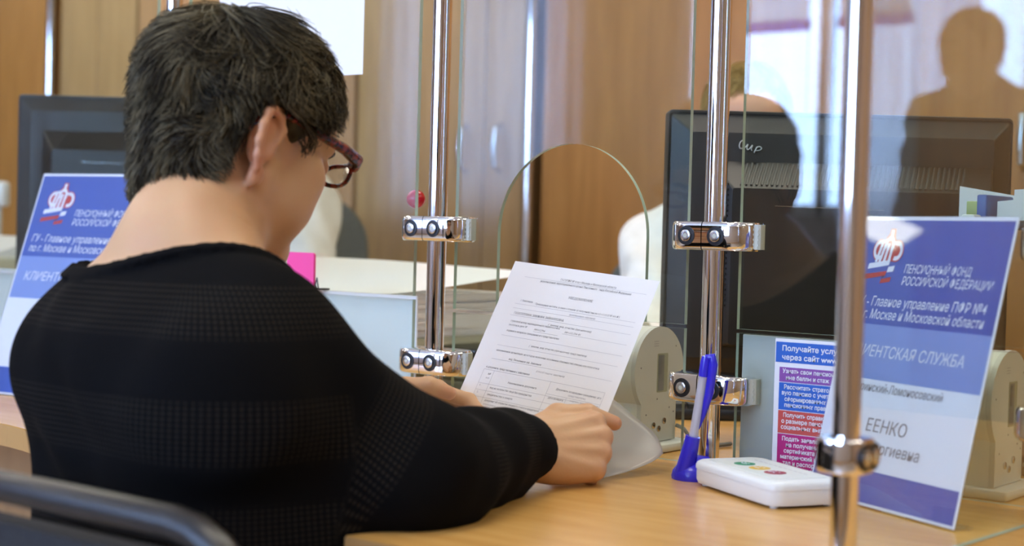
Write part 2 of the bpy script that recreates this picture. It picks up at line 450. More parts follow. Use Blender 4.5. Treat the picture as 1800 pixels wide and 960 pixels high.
def polygonize(fn, lo, hi, h):
    lo = np.asarray(lo, float); n = np.ceil((np.asarray(hi)-lo)/h).astype(int)
    B = 8
    nb = -(-(n+1)//B); n = nb*B-1
    val = np.empty(tuple(n+1), np.float32)
    bx, by, bz = np.meshgrid(*[np.arange(k) for k in nb], indexing='ij')
    bc = np.stack([bx.ravel(), by.ravel(), bz.ravel()], 1)
    cen = (lo+(bc*B+(B-1)/2)*h).astype(np.float32)
    dc = fn(cen)
    near = np.abs(dc) < B*h*1.25
    off = np.stack(np.meshgrid(*[np.arange(B)]*3, indexing='ij'), -1).reshape(-1, 3)
    for i in np.nonzero(~near)[0]:
        x, y, z = bc[i]*B; val[x:x+B, y:y+B, z:z+B] = dc[i]
    ni = np.nonzero(near)[0]
    for s in range(0, len(ni), 300):
        ii = ni[s:s+300]
        P = (lo+(bc[ii][:, None, :]*B+off[None])*h).reshape(-1, 3).astype(np.float32)
        D = fn(P).reshape(len(ii), B, B, B)
        for j, i in enumerate(ii):
            x, y, z = bc[i]*B; val[x:x+B, y:y+B, z:z+B] = D[j]
    S = val < 0
    c = np.zeros(tuple(n), int); acc = np.zeros(tuple(n)+(3,), np.float32); cnt = np.zeros(tuple(n), np.float32)
    def sl(a): return tuple(slice(a[k], n[k]+a[k]) for k in range(3))
    cor = [(i, j, k) for i in (0, 1) for j in (0, 1) for k in (0, 1)]
    for q in cor: c += S[sl(q)]
    for q in cor:
        for ax in range(3):
            if q[ax] == 0:
                p = list(q); p[ax] = 1
                va, vb = val[sl(q)], val[sl(p)]
                cr = (va < 0) != (vb < 0)
                t = np.where(cr, va/np.where(cr, va-vb, 1), 0)
                for k in range(3): acc[..., k] += np.where(cr, q[k]+(t if k == ax else 0), 0)
                cnt += cr
    act = (c > 0) & (c < 8)
    idx = -np.ones(tuple(n), int); idx[act] = np.arange(act.sum())
    cells = np.argwhere(act)
    V = (acc[act]/cnt[act][:, None]+cells)*h+lo
    F = []
    for ax in range(3):
        a1, a2 = [(1, 2), (2, 0), (0, 1)][ax]
        s0 = [slice(1, n[k]) for k in range(3)]; s0[ax] = slice(0, n[ax])
        s1 = list(s0); s1[ax] = slice(1, n[ax]+1)
        A = S[tuple(s0)]; Bv = S[tuple(s1)]
        ed = np.argwhere(A != Bv); st = np.array([0 if k == ax else 1 for k in range(3)])
        if len(ed) == 0: continue
        pos = A[tuple(ed.T)]
        e = ed+st
        o1 = np.zeros(3, int); o1[a1] = 1; o2 = np.zeros(3, int); o2[a2] = 1
        q = [idx[tuple((e-o1-o2).T)], idx[tuple((e-o2).T)], idx[tuple(e.T)], idx[tuple((e-o1).T)]]
        Q = np.stack(q, 1); Q[~pos] = Q[~pos][:, ::-1]
        F.append(Q)
    F = np.concatenate(F)
    F = F[(F >= 0).all(1)]
    V = V.astype(np.float32); e = h*.3
    for _ in range(2):
        d = fn(V)
        g = np.stack([fn(V+np.eye(3, dtype=np.float32)[k]*e)-fn(V-np.eye(3, dtype=np.float32)[k]*e) for k in range(3)], 1)/(2*e)
        g2 = np.maximum((g*g).sum(1), .05)
        stp = np.clip(-d/g2, -h*.6, h*.6)
        V = V+g*stp[:, None]
    return V, F

def mesh_np(name, V, F, material, parent=None, attrs=None):
    me = bpy.data.meshes.new(name)
    me.vertices.add(len(V)); me.vertices.foreach_set('co', np.asarray(V, np.float32).ravel())
    k = F.shape[1]
    me.loops.add(len(F)*k); me.loops.foreach_set('vertex_index', F.astype(np.int32).ravel())
    me.polygons.add(len(F)); me.polygons.foreach_set('loop_start', np.arange(0, len(F)*k, k, dtype=np.int32))
    me.polygons.foreach_set('loop_total', np.full(len(F), k, np.int32))
    me.update(calc_edges=True); me.validate()
    me.polygons.foreach_set('use_smooth', np.ones(len(me.polygons), bool))
    for mm in (material if isinstance(material, list) else [material]): me.materials.append(mm)
    for an, av in (attrs or {}).items():
        if av.ndim == 1:
            at = me.attributes.new(an, 'FLOAT', 'POINT'); at.data.foreach_set('value', av.astype(np.float32))
        else:
            at = me.attributes.new(an, 'FLOAT_VECTOR', 'POINT'); at.data.foreach_set('vector', av.astype(np.float32).ravel())
    me.update()
    o = bpy.data.objects.new(name, me); COL.objects.link(o)
    if parent is not None:
        o.parent = parent; o.matrix_parent_inverse = parent.matrix_basis.inverted()
    return o

# ------------------------------------------------------------------ people
def local(fn, c, r):
    c = np.asarray(c, np.float32)
    def f(P):
        d = np.linalg.norm(P-c, axis=1)-r
        out = d+0.05
        m = d < 0.03
        if m.any(): out[m] = fn(P[m])
        return out
    return f

def head_local():
    """face looks along +Y, Z up, about 0.23 tall"""
    L = [(ell((0, -.012, .030), (.0735, .094, .086)), 0),
         (ell((0, .030, -.040), (.058, .060, .074)), .03),
         (ell((0, .068, .040), (.052, .026, .040)), .03)]
    for s in (-1, 1):
        L += [(cone((s*.054, -.004, -.050), (s*.020, .070, -.096), .016, .015), .022),
              (ball((s*.045, .058, -.022), .0235), .02),
              (ball((s*.043, .050, -.058), .0245), .025),
              (cone((s*.012, .090, .022), (s*.042, .078, .022), .010, .009), .014)]
    L += [(ell((0, .076, -.098), (.022, .018, .016)), .02),
          (cone((0, .086, .016), (0, .106, -.026), .0075, .0115), .012)]
    for s in (-1, 1):
        L += [(ball((s*.0115, .097, -.030), .0078), .008),
              (ball((s*.032, .106, .002), .0165), .014, '-'),
              (ell((s*.032, .0815, .002), (.0150, .0125, .0115)), .004)]
    L += [(cone((-.016, .093, -.059), (.016, .093, -.059), .0055, .0055), .008),
          (cone((-.013, .091, -.070), (.013, .091, -.070), .0065, .0065), .008),
          (cone((-.020, .1000, -.0645), (.020, .1000, -.0645), .0022, .0022), .004, '-'),
          (ball((0, .096, -.083), .006), .008, '-')]
    return union(L)

def ear_local(s):
    """ear on side s (+1 right)"""
    cx, cy, cz = s*.0690, -.024, -.022
    def q(a, b, n): return (cx+s*(n+max(0, -a)*.55), cy+a, cz+b)      # a forward, b up, n outward
    rim = [(.010, .006), (.013, .020), (.006, .031), (-.007, .033), (-.017, .026), (-.020, .012), (-.018, -.003), (-.012, -.016), (-.006, -.026)]
    L = [(ell(q(-.003, .004, .001), (.006, .017, .027)), 0)]
    for i in range(len(rim)-1):
        L.append((cone(q(*rim[i], .008), q(*rim[i+1], .008), .0042, .0042), .004))
    L += [(ell(q(.001, -.031, .005), (.0055, .0085, .0105)), .006),
          (ell(q(-.001, .002, .013), (.008, .009, .016)), .004, '-'),
          (ell(q(-.008, .018, .012), (.005, .004, .009)), .004, '-'),
          (ell(q(.009, -.005, .005), (.005, .005, .008)), .004)]
    return union(L)

def hand_fn(W, F, Bk, T, bends, thumb, s=1.0):
    """W wrist, F finger direction, Bk back of the hand, T thumb side; bends: 4 x (mcp,pip,dip) degrees"""
    F = np.array(F, float); F /= np.linalg.norm(F)
    Bk = np.array(Bk, float); Bk -= F*(F @ Bk); Bk /= np.linalg.norm(Bk)
    C = np.cross(Bk, F); T = C if C @ np.array(T, float) > 0 else -C
    R = np.stack([F, T, Bk], 1)
    mcp = [(.090, .027, 0), (.093, .008, .003), (.087, -.011, .002), (.077, -.028, -.002)]
    ph = [(.042, .025, .021), (.046, .029, .022), (.042, .027, .021), (.033, .020, .019)]
    ra = [.0098, .0098, .0092, .0082]
    L = [(cone((-.030, .011, -.001), (.020, .014, 0), .0205, .019), 0),
         (cone((-.030, -.011, -.001), (.020, -.014, 0), .0205, .019), .012)]
    for i, m in enumerate(mcp):
        L.append((cone((.012, m[1]*.55, 0), m, .0175, .0125), .010))
    L += [(ell((.045, .024, -.010), (.034, .016, .015)), .012), (ell((.045, -.025, -.008), (.036, .014, .014)), .012)]
    tips = []
    for i, m in enumerate(mcp):
        p = np.array(m, float); a = 0.0; r = ra[i]
        L.append((ball(p+np.array([.001, 0, .004]), .0092), .006))
        fan = (-.0+[.06, .01, -.05, -.11][i])
        for k in range(3):
            a += math.radians(bends[i][k])
            d = np.array([math.cos(a), fan, -math.sin(a)]); d /= np.linalg.norm(d)
            q = p+d*ph[i][k]
            L.append((cone(p, q, r, r*.92), .0035 if k else .006))
            p = q; r *= .93
        tips.append(p)
        L.append((cone(np.array([.022, m[1]*.5, .0135]), np.array(m)+np.array([-.008, 0, .0106]), .0024, .0034), .005))   # tendon
    tp = [np.array(t, float) for t in thumb]
    rr = [.0155, .0125, .0112, .0085]
    for k in range(3): L.append((cone(tp[k], tp[k+1], rr[k], rr[k+1]), .010 if k == 0 else .005))
    tips.append(tp[3])
    fn = xform(union(L), W, R, s)
    toW = lambda p: np.asarray(W)+R @ (np.asarray(p)*s)
    return local(fn, toW((.06, 0, 0)), .17*s), [toW(t) for t in tips], [toW(np.array(m)) for m in mcp], R

def rot_head(yaw, pitch, roll=0.0):
    cy, sy = math.cos(math.radians(yaw)), math.sin(math.radians(yaw))
    cp, sp = math.cos(math.radians(pitch)), math.sin(math.radians(pitch))
    fwd = np.array([sy*cp, cy*cp, -sp]); right = np.array([cy, -sy, 0]); up = np.cross(right, fwd)
    cr, sr = math.cos(math.radians(roll)), math.sin(math.radians(roll))
    right, up = right*cr+up*sr, up*cr-right*sr
    return np.stack([right, fwd, up], 1)

def hairline(style):
    """height of the hair's edge (head space) by azimuth: 0 front, 180 nape"""
    A = {'short': ([0, 35, 56, 66, 80, 90, 100, 115, 128, 150, 180], [.060, .050, .026, .004, -.012, -.004, .014, .010, -.060, -.094, -.100]),
         'pulled': ([0, 40, 65, 80, 95, 110, 130, 180], [.066, .056, .02, -.01, .022, .012, -.045, -.06]),
         'man': ([0, 35, 60, 72, 82, 92, 108, 125, 180], [.070, .062, .03, -.01, -.015, .03, .02, -.035, -.055])}[style]
    return lambda az: np.interp(az, A[0], A[1])

def make_hair(parent, hc, Rh, s, style, n, mt, thick=.012, length=.05, seed=1, rad=.0008, jitter=.16, bun=False, bottom_len=.028):
    zl = hairline(style); rng = np.random.default_rng(seed)
    cc = np.array([0, -.012, .030]); cr = np.array([.0735, .094, .086])
    skull = union([(ell(cc, cr+.004), 0), (ell((0, -.020, -.030), (.066, .074, .062)), .03), (ell((0, -.034, -.080), (.049, .047, .046)), .03)])
    capf = union([(ell(cc, cr+thick*.38), 0), (ell((0, -.022, -.032), (.064+thick*.25, .074+thick*.25, .060)), .03), (ell((0, -.034, -.080), (.051, .050, .047)), .03)])
    def cap(P):
        az = np.degrees(np.arctan2(np.abs(P[:, 0]), P[:, 1]))
        return smax(capf(P), (zl(az)+.006-P[:, 2])*.8, .012)
    L = [(cap, 0)]
    if bun: L.append((ell((0, -.118, .030), (.036, .030, .034)), .012))
    capfn = union(L) if len(L) > 1 else cap
    V, F = polygonize(xform(capfn, hc, Rh, s), np.array(hc)-.17*s, np.array(hc)+.17*s, .004)
    loc = ((V-hc) @ Rh)/s
    tone = .18+.14*np.sin(loc[:, 0]*310+loc[:, 1]*120)*np.sin(loc[:, 1]*260-loc[:, 2]*150)
    hair = mesh_np('hair', V, F, mt, parent, {'tone': np.clip(tone, 0, 1)})
    # strands: one mesh of fine tapered tubes, roots on the scalp, combed away from the crown
    P = loc[rng.integers(0, len(loc), n)]+rng.normal(size=(n, 3))*.0015
    def grad(Q):
        e = .002
        return np.stack([skull(Q+np.eye(3)[k]*e)-skull(Q-np.eye(3)[k]*e) for k in range(3)], 1)/(2*e)
    for _ in range(3): P = P-grad(P)*skull(P)[:, None]
    wh = np.array([.012, -.055, .118])
    top = np.clip((P[:, 2]-0.0)/.09, 0, 1)
    LEN = (bottom_len+(length-bottom_len)*top)*rng.uniform(.75, 1.15, n)
    K = 7; pts = [P.copy()]
    w1 = rng.uniform(0, 6.28, 6)
    def wav(Q, k):
        return np.stack([np.sin(Q[:, 1]*k+w1[0]+np.sin(Q[:, 2]*k*.7+w1[1])), np.sin(Q[:, 2]*k+w1[2]+np.sin(Q[:, 0]*k*.8+w1[3])), np.sin(Q[:, 0]*k+w1[4]+np.sin(Q[:, 1]*k*.6+w1[5]))], 1)
    Q = P.copy(); jit = rng.normal(size=(n, 3))*jitter
    root = wav(P, 75)*.34+wav(P*1.7+.3, 110)*.22
    lift0 = rng.uniform(.5, 1.0, n)
    for k in range(K-1):
        nr = grad(Q); nr /= np.linalg.norm(nr, axis=1)[:, None]
        fl = Q-wh; fl /= np.linalg.norm(fl, axis=1)[:, None]
        fl[:, 2] -= .35*(1-top)
        fl = fl+root*(1+k*.25)+jit
        fl -= nr*(fl*nr).sum(1)[:, None]; fl /= np.linalg.norm(fl, axis=1)[:, None]
        want = thick*(.25+.9*(k+1)/(K-1))*lift0*(.55+.45*np.clip((Q[:, 2]+.06)/.09, 0, 1))
        Q = Q+fl*(LEN/(K-1))[:, None]
        d = skull(Q)
        Q = Q+nr*np.clip(want-d, -.004, .006)[:, None]
        pts.append(Q.copy())
    pts = np.stack(pts, 1)                                   # n,K,3
    over = ((np.abs(pts[:, :, 1]+.020) < .026) & (pts[:, :, 2] > -.065) & (pts[:, :, 2] < .008) & (np.abs(pts[:, :, 0]) > .052)).any(1)   # leave the ears free
    pz = np.degrees(np.arctan2(np.abs(pts[:, :, 0]), pts[:, :, 1])); slack = np.where(pz < 96, .010, .030)
    over |= ((pts[:, :, 2] < zl(pz)-slack) & (pts[:, :, 2] < .06)).any(1)                 # a clean cut edge
    pts = pts[~over]; P = P[~over]; n = len(pts)
    pts = np.asarray(hc)+(pts*s) @ Rh.T
    d = np.gradient(pts, axis=1); d /= np.maximum(np.linalg.norm(d, axis=2, keepdims=True), 1e-9)
    a = np.cross(d, np.array([.3, .5, .81])); a /= np.maximum(np.linalg.norm(a, axis=2, keepdims=True), 1e-9); b = np.cross(d, a)
    rk = rad*np.array([.8, 1, 1, 1, .9, .7, .25][:K])
    ring = [pts+(a*math.cos(t)+b*math.sin(t))*rk[None, :, None] for t in (0, 2.094, 4.189)]
    VV = np.stack(ring, 2).reshape(-1, 3)
    base = (np.arange(n)*K*3)[:, None, None]+(np.arange(K-1)*3)[None, :, None]
    FF = np.stack([np.stack([base[..., 0]+i, base[..., 0]+(i+1) % 3, base[..., 0]+3+(i+1) % 3, base[..., 0]+3+i], -1) for i in range(3)], 2).reshape(-1, 4)
    tn = np.repeat(np.clip(rng.normal(.28, .22, n)+.25*np.sin(P[:, 0]*140+P[:, 1]*90), 0, 1), K*3)
    mesh_np('hair_strands', VV, FF, mt, hair, {'tone': tn})
    return hair

def figure(name, label, J, h=.004, skin='skin_pale', top='white_cloth', bottom='navy_cloth', hair='hair_brown', style='pulled',
           woman=True, nstr=1200, neck_r=.075, topname='blouse', sleeve=0.007, bun=False, hairkw=None, group=None, seedk=1, cuff_r=.034):
    A = lambda k: np.array(J[k], float)
    hc = A('head'); Rh = rot_head(*J['rot']); s = J.get('hs', 1.0)
    root = thing(name, (J['pelvis'][0], J['pelvis'][1], 0), label, 'person', group)
    hl = lambda p: hc+Rh @ (np.array(p)*s)
    head = local(xform(head_local(), hc, Rh, s), hc, .16*s)
    earR = local(xform(ear_local(1), hc, Rh, s), hl((.075, -.024, -.022)), .05)
    earL = local(xform(ear_local(-1), hc, Rh, s), hl((-.075, -.024, -.022)), .05)
    neck = A('neck'); ch = A('chest'); pv = A('pelvis'); wa = A('waist')
    ax = (A('shR')-A('shL')); ax /= np.linalg.norm(ax)
    up = (neck-ch)/np.linalg.norm(neck-ch); fw = np.cross(up, ax)
    b = 1.0 if woman else 1.12
    torso = [(cone(ch-ax*.075*b, ch+ax*.075*b, .100*b, .100*b), 0),
             (cone(wa-ax*.055*b, wa+ax*.055*b, .098*b, .098*b), .07),
             (cone(pv-ax*.075, pv+ax*.075, .108, .108), .07),
             (cone(A('shL')*.8+A('shR')*.2-up*.01, A('shR')*.8+A('shL')*.2-up*.01, .062*b, .062*b), .05),
             (cone(ch+up*.03, neck-up*.02, .085, .050), .05),
             (cone(neck+up*.01, A('shR')-ax*.02, .038, .046), .045),
             (cone(neck+up*.01, A('shL')+ax*.02, .042, .052), .045)]
    if woman:
        for q in (-1, 1): torso.append((ball(ch+ax*q*.07+fw*.075-up*.05, .060), .05))
    arm = {}
    for q in 'LR':
        arm[q] = [(cone(A('sh'+q), A('el'+q), .054*b, .044*b), 0), (cone(A('el'+q), A('wr'+q), .043*b, .030), .02)]
    nk = [(cone(hl((0, -.030, -.060)), neck+up*.005, .048*b*s, .048*b), .03), (cone(hl((0, -.012, -.075)), neck+fw*.03-up*.03, .047*b, .05), .03)]
    hands = []; tips = []; knk = []
    for q in 'LR':
        H = J['hand'+q]
        fnh, tp, mc, _ = hand_fn(A('wr'+q), H['F'], H['B'], H['T'], H['bends'], H['thumb'], J.get('hand_s', .95))
        hands.append((fnh, .006)); tips += tp; knk += mc
    ts = union(torso)
    skinfn = union([(head, 0), (earR, .004), (earL, .004)]+nk+[(ts, .03)]+[(union(arm[q]), .03) for q in 'LR']+hands)
    allp = np.array([J[k] for k in ('head', 'shL', 'shR', 'elL', 'elR', 'wrL', 'wrR', 'pelvis')]+tips)
    lo, hi = allp.min(0)-.17, allp.max(0)+.17
    V, F = polygonize(skinfn, lo, hi, h)
    def near(P, pts, r):
        d = np.full(len(P), 9.0)
        for p in pts: d = np.minimum(d, np.linalg.norm(P-np.asarray(p), axis=1))
        return np.clip(1-d/r, 0, 1)
    flush = .7*near(V, [hl((.080, -.034, z)) for z in (-.045, -.025, .0)]+[hl((-.080, -.034, z)) for z in (-.045, -.025, .0)], .035)
    flush += .5*near(V, tips, .022)+.35*near(V, knk, .018)+.5*near(V, [hl((.04, .075, -.02)), hl((-.04, .075, -.02)), hl((0, .11, -.03))], .03)
    flush += 1.1*near(V, [hl((x, .097, -.064)) for x in (-.015, 0, .015)], .014)
    body = mesh_np('body', V, F, M[skin], root, {'flush': np.clip(flush, 0, 1)})
    for q in (-1, 1):
        mb = MB(); c = hl((q*.032, .0835, .003)); X_, Y_, Z_ = Rh[:, 0], Rh[:, 1], Rh[:, 2]
        mb.ball(c, .0118*s, 14, 0); mb.ball(c+Y_*.0082*s, (.0052*s, .0045*s, .0052*s), 12, 1, (X_, Y_, Z_))
        mb.build('eye', [M['eye_white'], M['iris']], body)
        mb = MB(); mb.tube([hl((q*.014, .101, .019)), hl((q*.030, .100, .0245)), hl((q*.047, .086, .019))], [.0035, .0038, .002], 8, 0)
        mb.build('eyebrow', M[hair], body)
    # the garment on the upper body
    off = J.get('ease', .012)
    slv = []
    for q in 'LR':
        e2 = A('wr'+q); ra = J.get('sleeve_r', (.064, .052, cuff_r))
        slv.append(union([(cone(A('sh'+q), A('el'+q), ra[0]*b, ra[1]*b), 0), (cone(A('el'+q), e2+(e2-A('el'+q))*.12, ra[1]*b, ra[2]), .03)]
                         + ([(cone(np.array(a_), np.array(b_), r1, r2), .04) for a_, b_, r1, r2 in J.get('drape'+q, [])])))
    nk_c = neck+up*J.get('neck_up', .03)+fw*J.get('neck_fw', .03)
    nax = up*math.cos(math.radians(J.get('neck_tilt', 20)))+fw*math.sin(math.radians(J.get('neck_tilt', 20)))
    nside = ax; nfw = np.cross(nax, nside)
    nw, nd = J.get('neck_w', (neck_r, neck_r))
    def neckcut(P):
        q = P-nk_c; a = q @ nax; x = q @ nside; y = q @ nfw
        r = (np.sqrt((x/nw)**2+(y/nd)**2)-1)*min(nw, nd)
        return np.maximum(r, -a-J.get('neck_deep', .06)+J.get('neck_curve', 0)*x*x)
    fr = J.get('folds', .0025)
    def folds(P):
        return fr*(np.sin(P[:, 2]*58+P[:, 0]*37+2*np.sin(P[:, 1]*23))+.6*np.sin(P[:, 0]*71-P[:, 1]*64+P[:, 2]*20))
    tors_off = lambda P: ts(P)-off
    base = union([(tors_off, 0)]+[(f_, .035) for f_ in slv])
    def garment(P):
        d = base(P)+folds(P)
        nc = neckcut(P)
        d = smax(d, -nc, .004)
        rim = np.maximum(np.abs(nc-.004)-.006, base(P)-.0035)
        d = smin(d, rim, .004)
        for q in 'LR':
            W = A('wr'+q); e = W-A('el'+q); e /= np.linalg.norm(e); v = P-W
            m = np.linalg.norm(v, axis=1) < .10
            d = np.where(m, np.maximum(d, v @ e-J.get('cuff_out', .0)), d)
            bore = np.maximum(np.linalg.norm(v-np.outer(v @ e, e), axis=1)-(cuff_r-.004), -(v @ e)-.03)
            d = np.where(m, np.maximum(d, -bore), d)
        return smax(d, (pv[2]-.06)-P[:, 2], .01)
    V, F = polygonize(garment, lo-.03, hi+.03, max(h*1.5, .004))
    attrs = {}
    if 'bands' in J:
        dT = tors_off(V); band = np.zeros(len(V)); knit = np.stack([np.arctan2(V[:, 0]-ch[0], ch[1]+.02-V[:, 1])*.13, V[:, 2], V[:, 1]], 1)
        for z0, z1 in J['bands']: band = np.maximum(band, np.clip((V[:, 2]-z0)/.004, 0, 1)*np.clip((z1-V[:, 2])/.004, 0, 1))
        for i, q in enumerate('LR'):
            a, e, w = A('sh'+q), A('el'+q), A('wr'+q)
            dA = slv[i](V); isA = dA < dT-.003
            t1, d1 = _seg(V, a, e); t2, d2 = _seg(V, e, w)
            first = d1 < d2+.004
            l1, l2 = np.linalg.norm(e-a), np.linalg.norm(w-e)
            sarc = np.where(first, t1*l1, l1+t2*l2)
            dirv = np.where(first[:, None], (e-a)/l1, (w-e)/l2); cen = np.where(first[:, None], a+(e-a)*t1[:, None], e+(w-e)*t2[:, None])
            # distance up the shoulder cap, before the joint
            sarc = np.where(t1 <= 0, (V-a) @ ((e-a)/l1), sarc)
            v = V-cen; ref = np.cross(dirv, np.array([1., 0, 0])); ref /= np.maximum(np.linalg.norm(ref, axis=1)[:, None], 1e-6); rf2 = np.cross(dirv, ref)
            ang = np.arctan2((v*rf2).sum(1), (v*ref).sum(1))
            ba = np.zeros(len(V))
            for z0, z1 in J['arm_bands']: ba = np.maximum(ba, np.clip((sarc-z0)/.004, 0, 1)*np.clip((z1-sarc)/.004, 0, 1))
            band = np.where(isA, ba, band)
            knit = np.where(isA[:, None], np.stack([ang*.06, sarc, 0*ang], 1), knit)
        nc = neckcut(V); band = np.where(np.abs(nc) < .016, 0, band)
        attrs = {'band': band, 'knit': knit}
    g = mesh_np(topname, V, F, M[top], root, attrs)
    # legs
    hp = {}
    lg = []
    for q in 'LR':
        lg += [(cone(A('hip'+q), A('kn'+q), .085*b, .062), .03), (cone(A('kn'+q), A('an'+q), .060, .046), .02)]
    tr = union([(cone(pv-ax*.075, pv+ax*.075, .113, .113), 0)]+lg)
    lp = np.array([J[k] for k in ('pelvis', 'knL', 'knR', 'anL', 'anR')])
    tr2 = lambda P: np.maximum(tr(P), .085-P[:, 2])
    V, F = polygonize(tr2, lp.min(0)-.16, lp.max(0)+.16, .008)
    mesh_np('trousers', V, F, M[bottom], root)
    for q in 'LR':
        an = A('an'+q); d = np.array([*J.get('toe', (0, 1)), 0], float); d /= np.linalg.norm(d)
        g0 = np.array([an[0], an[1], 0])
        f_ = union([(cone(g0+np.array([0, 0, .04])-d*.02, g0+np.array([0, 0, .032])+d*.13, .040, .036), 0), (cone(g0+np.array([0, 0, .05]), g0+np.array([0, 0, .10]), .043, .044), .02)])
        V, F = polygonize(lambda P: smax(f_(P), .002-P[:, 2], .006), g0-np.array([.2, .2, .02]), g0+np.array([.2, .2, .16]), .006)
        mesh_np('shoe', V, F, M['shoe'], root)
    make_hair(body, hc, Rh, s, style, nstr, M[hair], seed=seedk, bun=bun, **(hairkw or {}))
    return root, hl, Rh, tips

RELAX = [(30, 40, 20), (35, 42, 22), (38, 45, 24), (40, 48, 25)]
THUMB = [(.020, .022, -.010), (.050, .046, -.020), (.078, .052, -.024), (.102, .050, -.026)]

# ------------------------------------------------------------------ the room
RX0, RX1, RY0, RY1, RZ = -9.0, 4.2, -4.6, 2.35, 2.9
struct(MB().box((RX0, RY0, -.1), (RX1, RY1, 0)).build('floor', M['floor']))
struct(MB().box((RX0, RY0, RZ), (RX1, RY1, RZ+.1)).build('ceiling', M['ceiling']))
struct(MB().box((RX0, RY1, 0), (RX1, RY1+.12, RZ)).build('wall_back', M['wall']))
struct(MB().box((RX0-.12, RY0, 0), (RX0, RY1, RZ)).build('wall_left', M['wall']))
struct(MB().box((RX1, RY0, 0), (RX1+.12, RY1, RZ)).build('wall_right', M['brown_wood']))
mb = MB()
mb.box((RX0, WY-.12, 0), (RX1, WY, WZ0)); mb.box((RX0, WY-.12, WZ1), (RX1, WY, RZ))
xs = [RX0]+[x for w in WIN for x in w]+[RX1]
for i in range(0, len(xs), 2): mb.box((xs[i], WY-.12, WZ0), (xs[i+1], WY, WZ1))
struct(mb.build('wall_front', M['wall']))
for i, (a, b) in enumerate(WIN):
    w = MB()
    for x0, x1, z0, z1 in ((a, a+.05, WZ0, WZ1), (b-.05, b, WZ0, WZ1), (a, b, WZ0, WZ0+.05), (a, b, WZ1-.05, WZ1)):
        w.box((x0, WY-.09, z0), (x1, WY-.03, z1), 0, .006)
    xm = -1.79 if i == 1 else (a+b)/2
    w.box((xm-.025, WY-.09, WZ0), (xm+.025, WY-.03, WZ1), 0, .006)
    fr = struct(w.build('window_%d' % (i+1), M['white_plastic']))
    MB().box((a+.045, WY-.064, WZ0+.045), (b-.045, WY-.058, WZ1-.045)).build('pane', M['window_glass'], fr)
struct(MB().box((RX0, WY, 0), (RX1, WY+.015, .09)).build('baseboard_front', M['beech_edge']))
for i, (a, b) in enumerate([(-4.4, -3.0), (-1.63, -1.04)]):
    def cf(u, v, a=a, b=b): return (a+(b-a)*u, WY+.10+.022*math.sin(u*(b-a)*62)+.006*math.sin(u*91+v*3), .12+2.45*v)
    o = MB().grid(cf, 110, 8).build('curtain', M['curtain'], smooth=180)
    tag(o, ['sheer pale curtain over the street window mirrored beside the archway', 'narrow lavender curtain at the street window mirrored behind the standing man'][i], 'curtain')
    cr_ = MB().cyl((a-.1, WY+.12, 2.60), (b+.1, WY+.12, 2.60), .012, 10)
    cr_.cyl((a, WY+.12, 2.60), (a, WY, 2.60), .008, 8).cyl((b, WY+.12, 2.60), (b, WY, 2.60), .008, 8)
    cr_.build('rail', M['steel'], o)

LAB = 0
for x in (-5.5, -2.6, .3, 2.6):
    for y in (-3.0, -1.0, .45, 1.15):  # unseen lamps added overhead; rows above counter and desks brighten the papers
        t = thing('added_ceiling_light', (x, y, RZ), 'unseen square white lamp panel added overhead to light hall and desks', 'lamp', 'added ceiling lamps')
        f = MB()
        for q in ((x-.3, y-.3, x+.3, y-.27), (x-.3, y+.27, x+.3, y+.3), (x-.3, y-.27, x-.27, y+.27), (x+.27, y-.27, x+.3, y+.27)):
            f.box((q[0], q[1], RZ-.03), (q[2], q[3], RZ-.001))
        f.build('lamp_frame', M['white_plastic'], t)
        MB().box((x-.27, y-.27, RZ-.022), (x+.27, y+.27, RZ-.006)).build('diffuser', M['lamp_white'], t)

# ------------------------------------------------------------------ cabinets along the back wall
def wardrobe(x0, x1, seam, m, label, handles):
    t = thing('wardrobe', ((x0+x1)/2, 1.98, 0), label, 'cabinet', 'wardrobes along the back wall')
    MB().box((x0, 1.625, .0), (x1, 2.34, 2.35)).build('carcass', M[m], t)
    for a, b in ((x0+.002, seam-.002), (seam+.002, x1-.002)):
        d = MB().box((a, 1.60, .08), (b, 1.622, 2.33), 0, .003).build('door', M[m], t)
        hx = handles[0] if b <= seam else handles[1]
        if hx is not None:
            MB().tube([(hx, 1.600, 1.170), (hx, 1.574, 1.182), (hx, 1.568, 1.23), (hx, 1.574, 1.282), (hx, 1.600, 1.294)], [.007, .0075, .008, .0075, .007], 10, flat=.7).build('handle', M['steel'], d)
wardrobe(-4.30, -3.135, -3.72, 'orange_wood', 'orange-brown wardrobe behind the far left monitor', (-3.78, -3.66))
wardrobe(-3.07, -2.67, -2.87, 'tan_wood', 'narrow tan wardrobe right of the pale upright at far left', (-2.92, -2.82))
wardrobe(-2.66, -1.70, -2.18, 'brown_wood', 'brown wardrobe hidden mostly behind the head of the woman in black', (-2.24, -2.12))
wardrobe(-1.69, -1.10, -1.23, 'tan_wood', 'tan wardrobe with two bow handles left of the blurred chrome upright', (-1.288, -1.1725))
wardrobe(-1.04, -.24, -.30, 'orange_wood', 'orange-brown wardrobe seen through the archway in the glass', (-.34, None))
wardrobe(-.23, .75, .26, 'orange_wood', 'orange-brown wardrobe behind the blond clerk', (.2, .32))
wardrobe(.76, 1.9, 1.33, 'orange_wood', 'orange-brown wardrobe at the right end of the back wall', (1.27, 1.39))
for x, lb in ((-1.069, 'blurred chrome upright between tan and orange wardrobes'), (-3.102, 'pale blurred upright beside the tall dark monitor at far left')):
    t = thing('upright', (x, 1.585, 0), lb, 'post')
    MB().cyl((x, 1.585, .0), (x, 1.585, 2.88), .0135, 20).build('pipe', M['chrome'], t)
    MB().lathe([(.03, 0), (.03, .006), (.016, .012)], (x, 1.585, 0)).build('flange', M['chrome'], t)

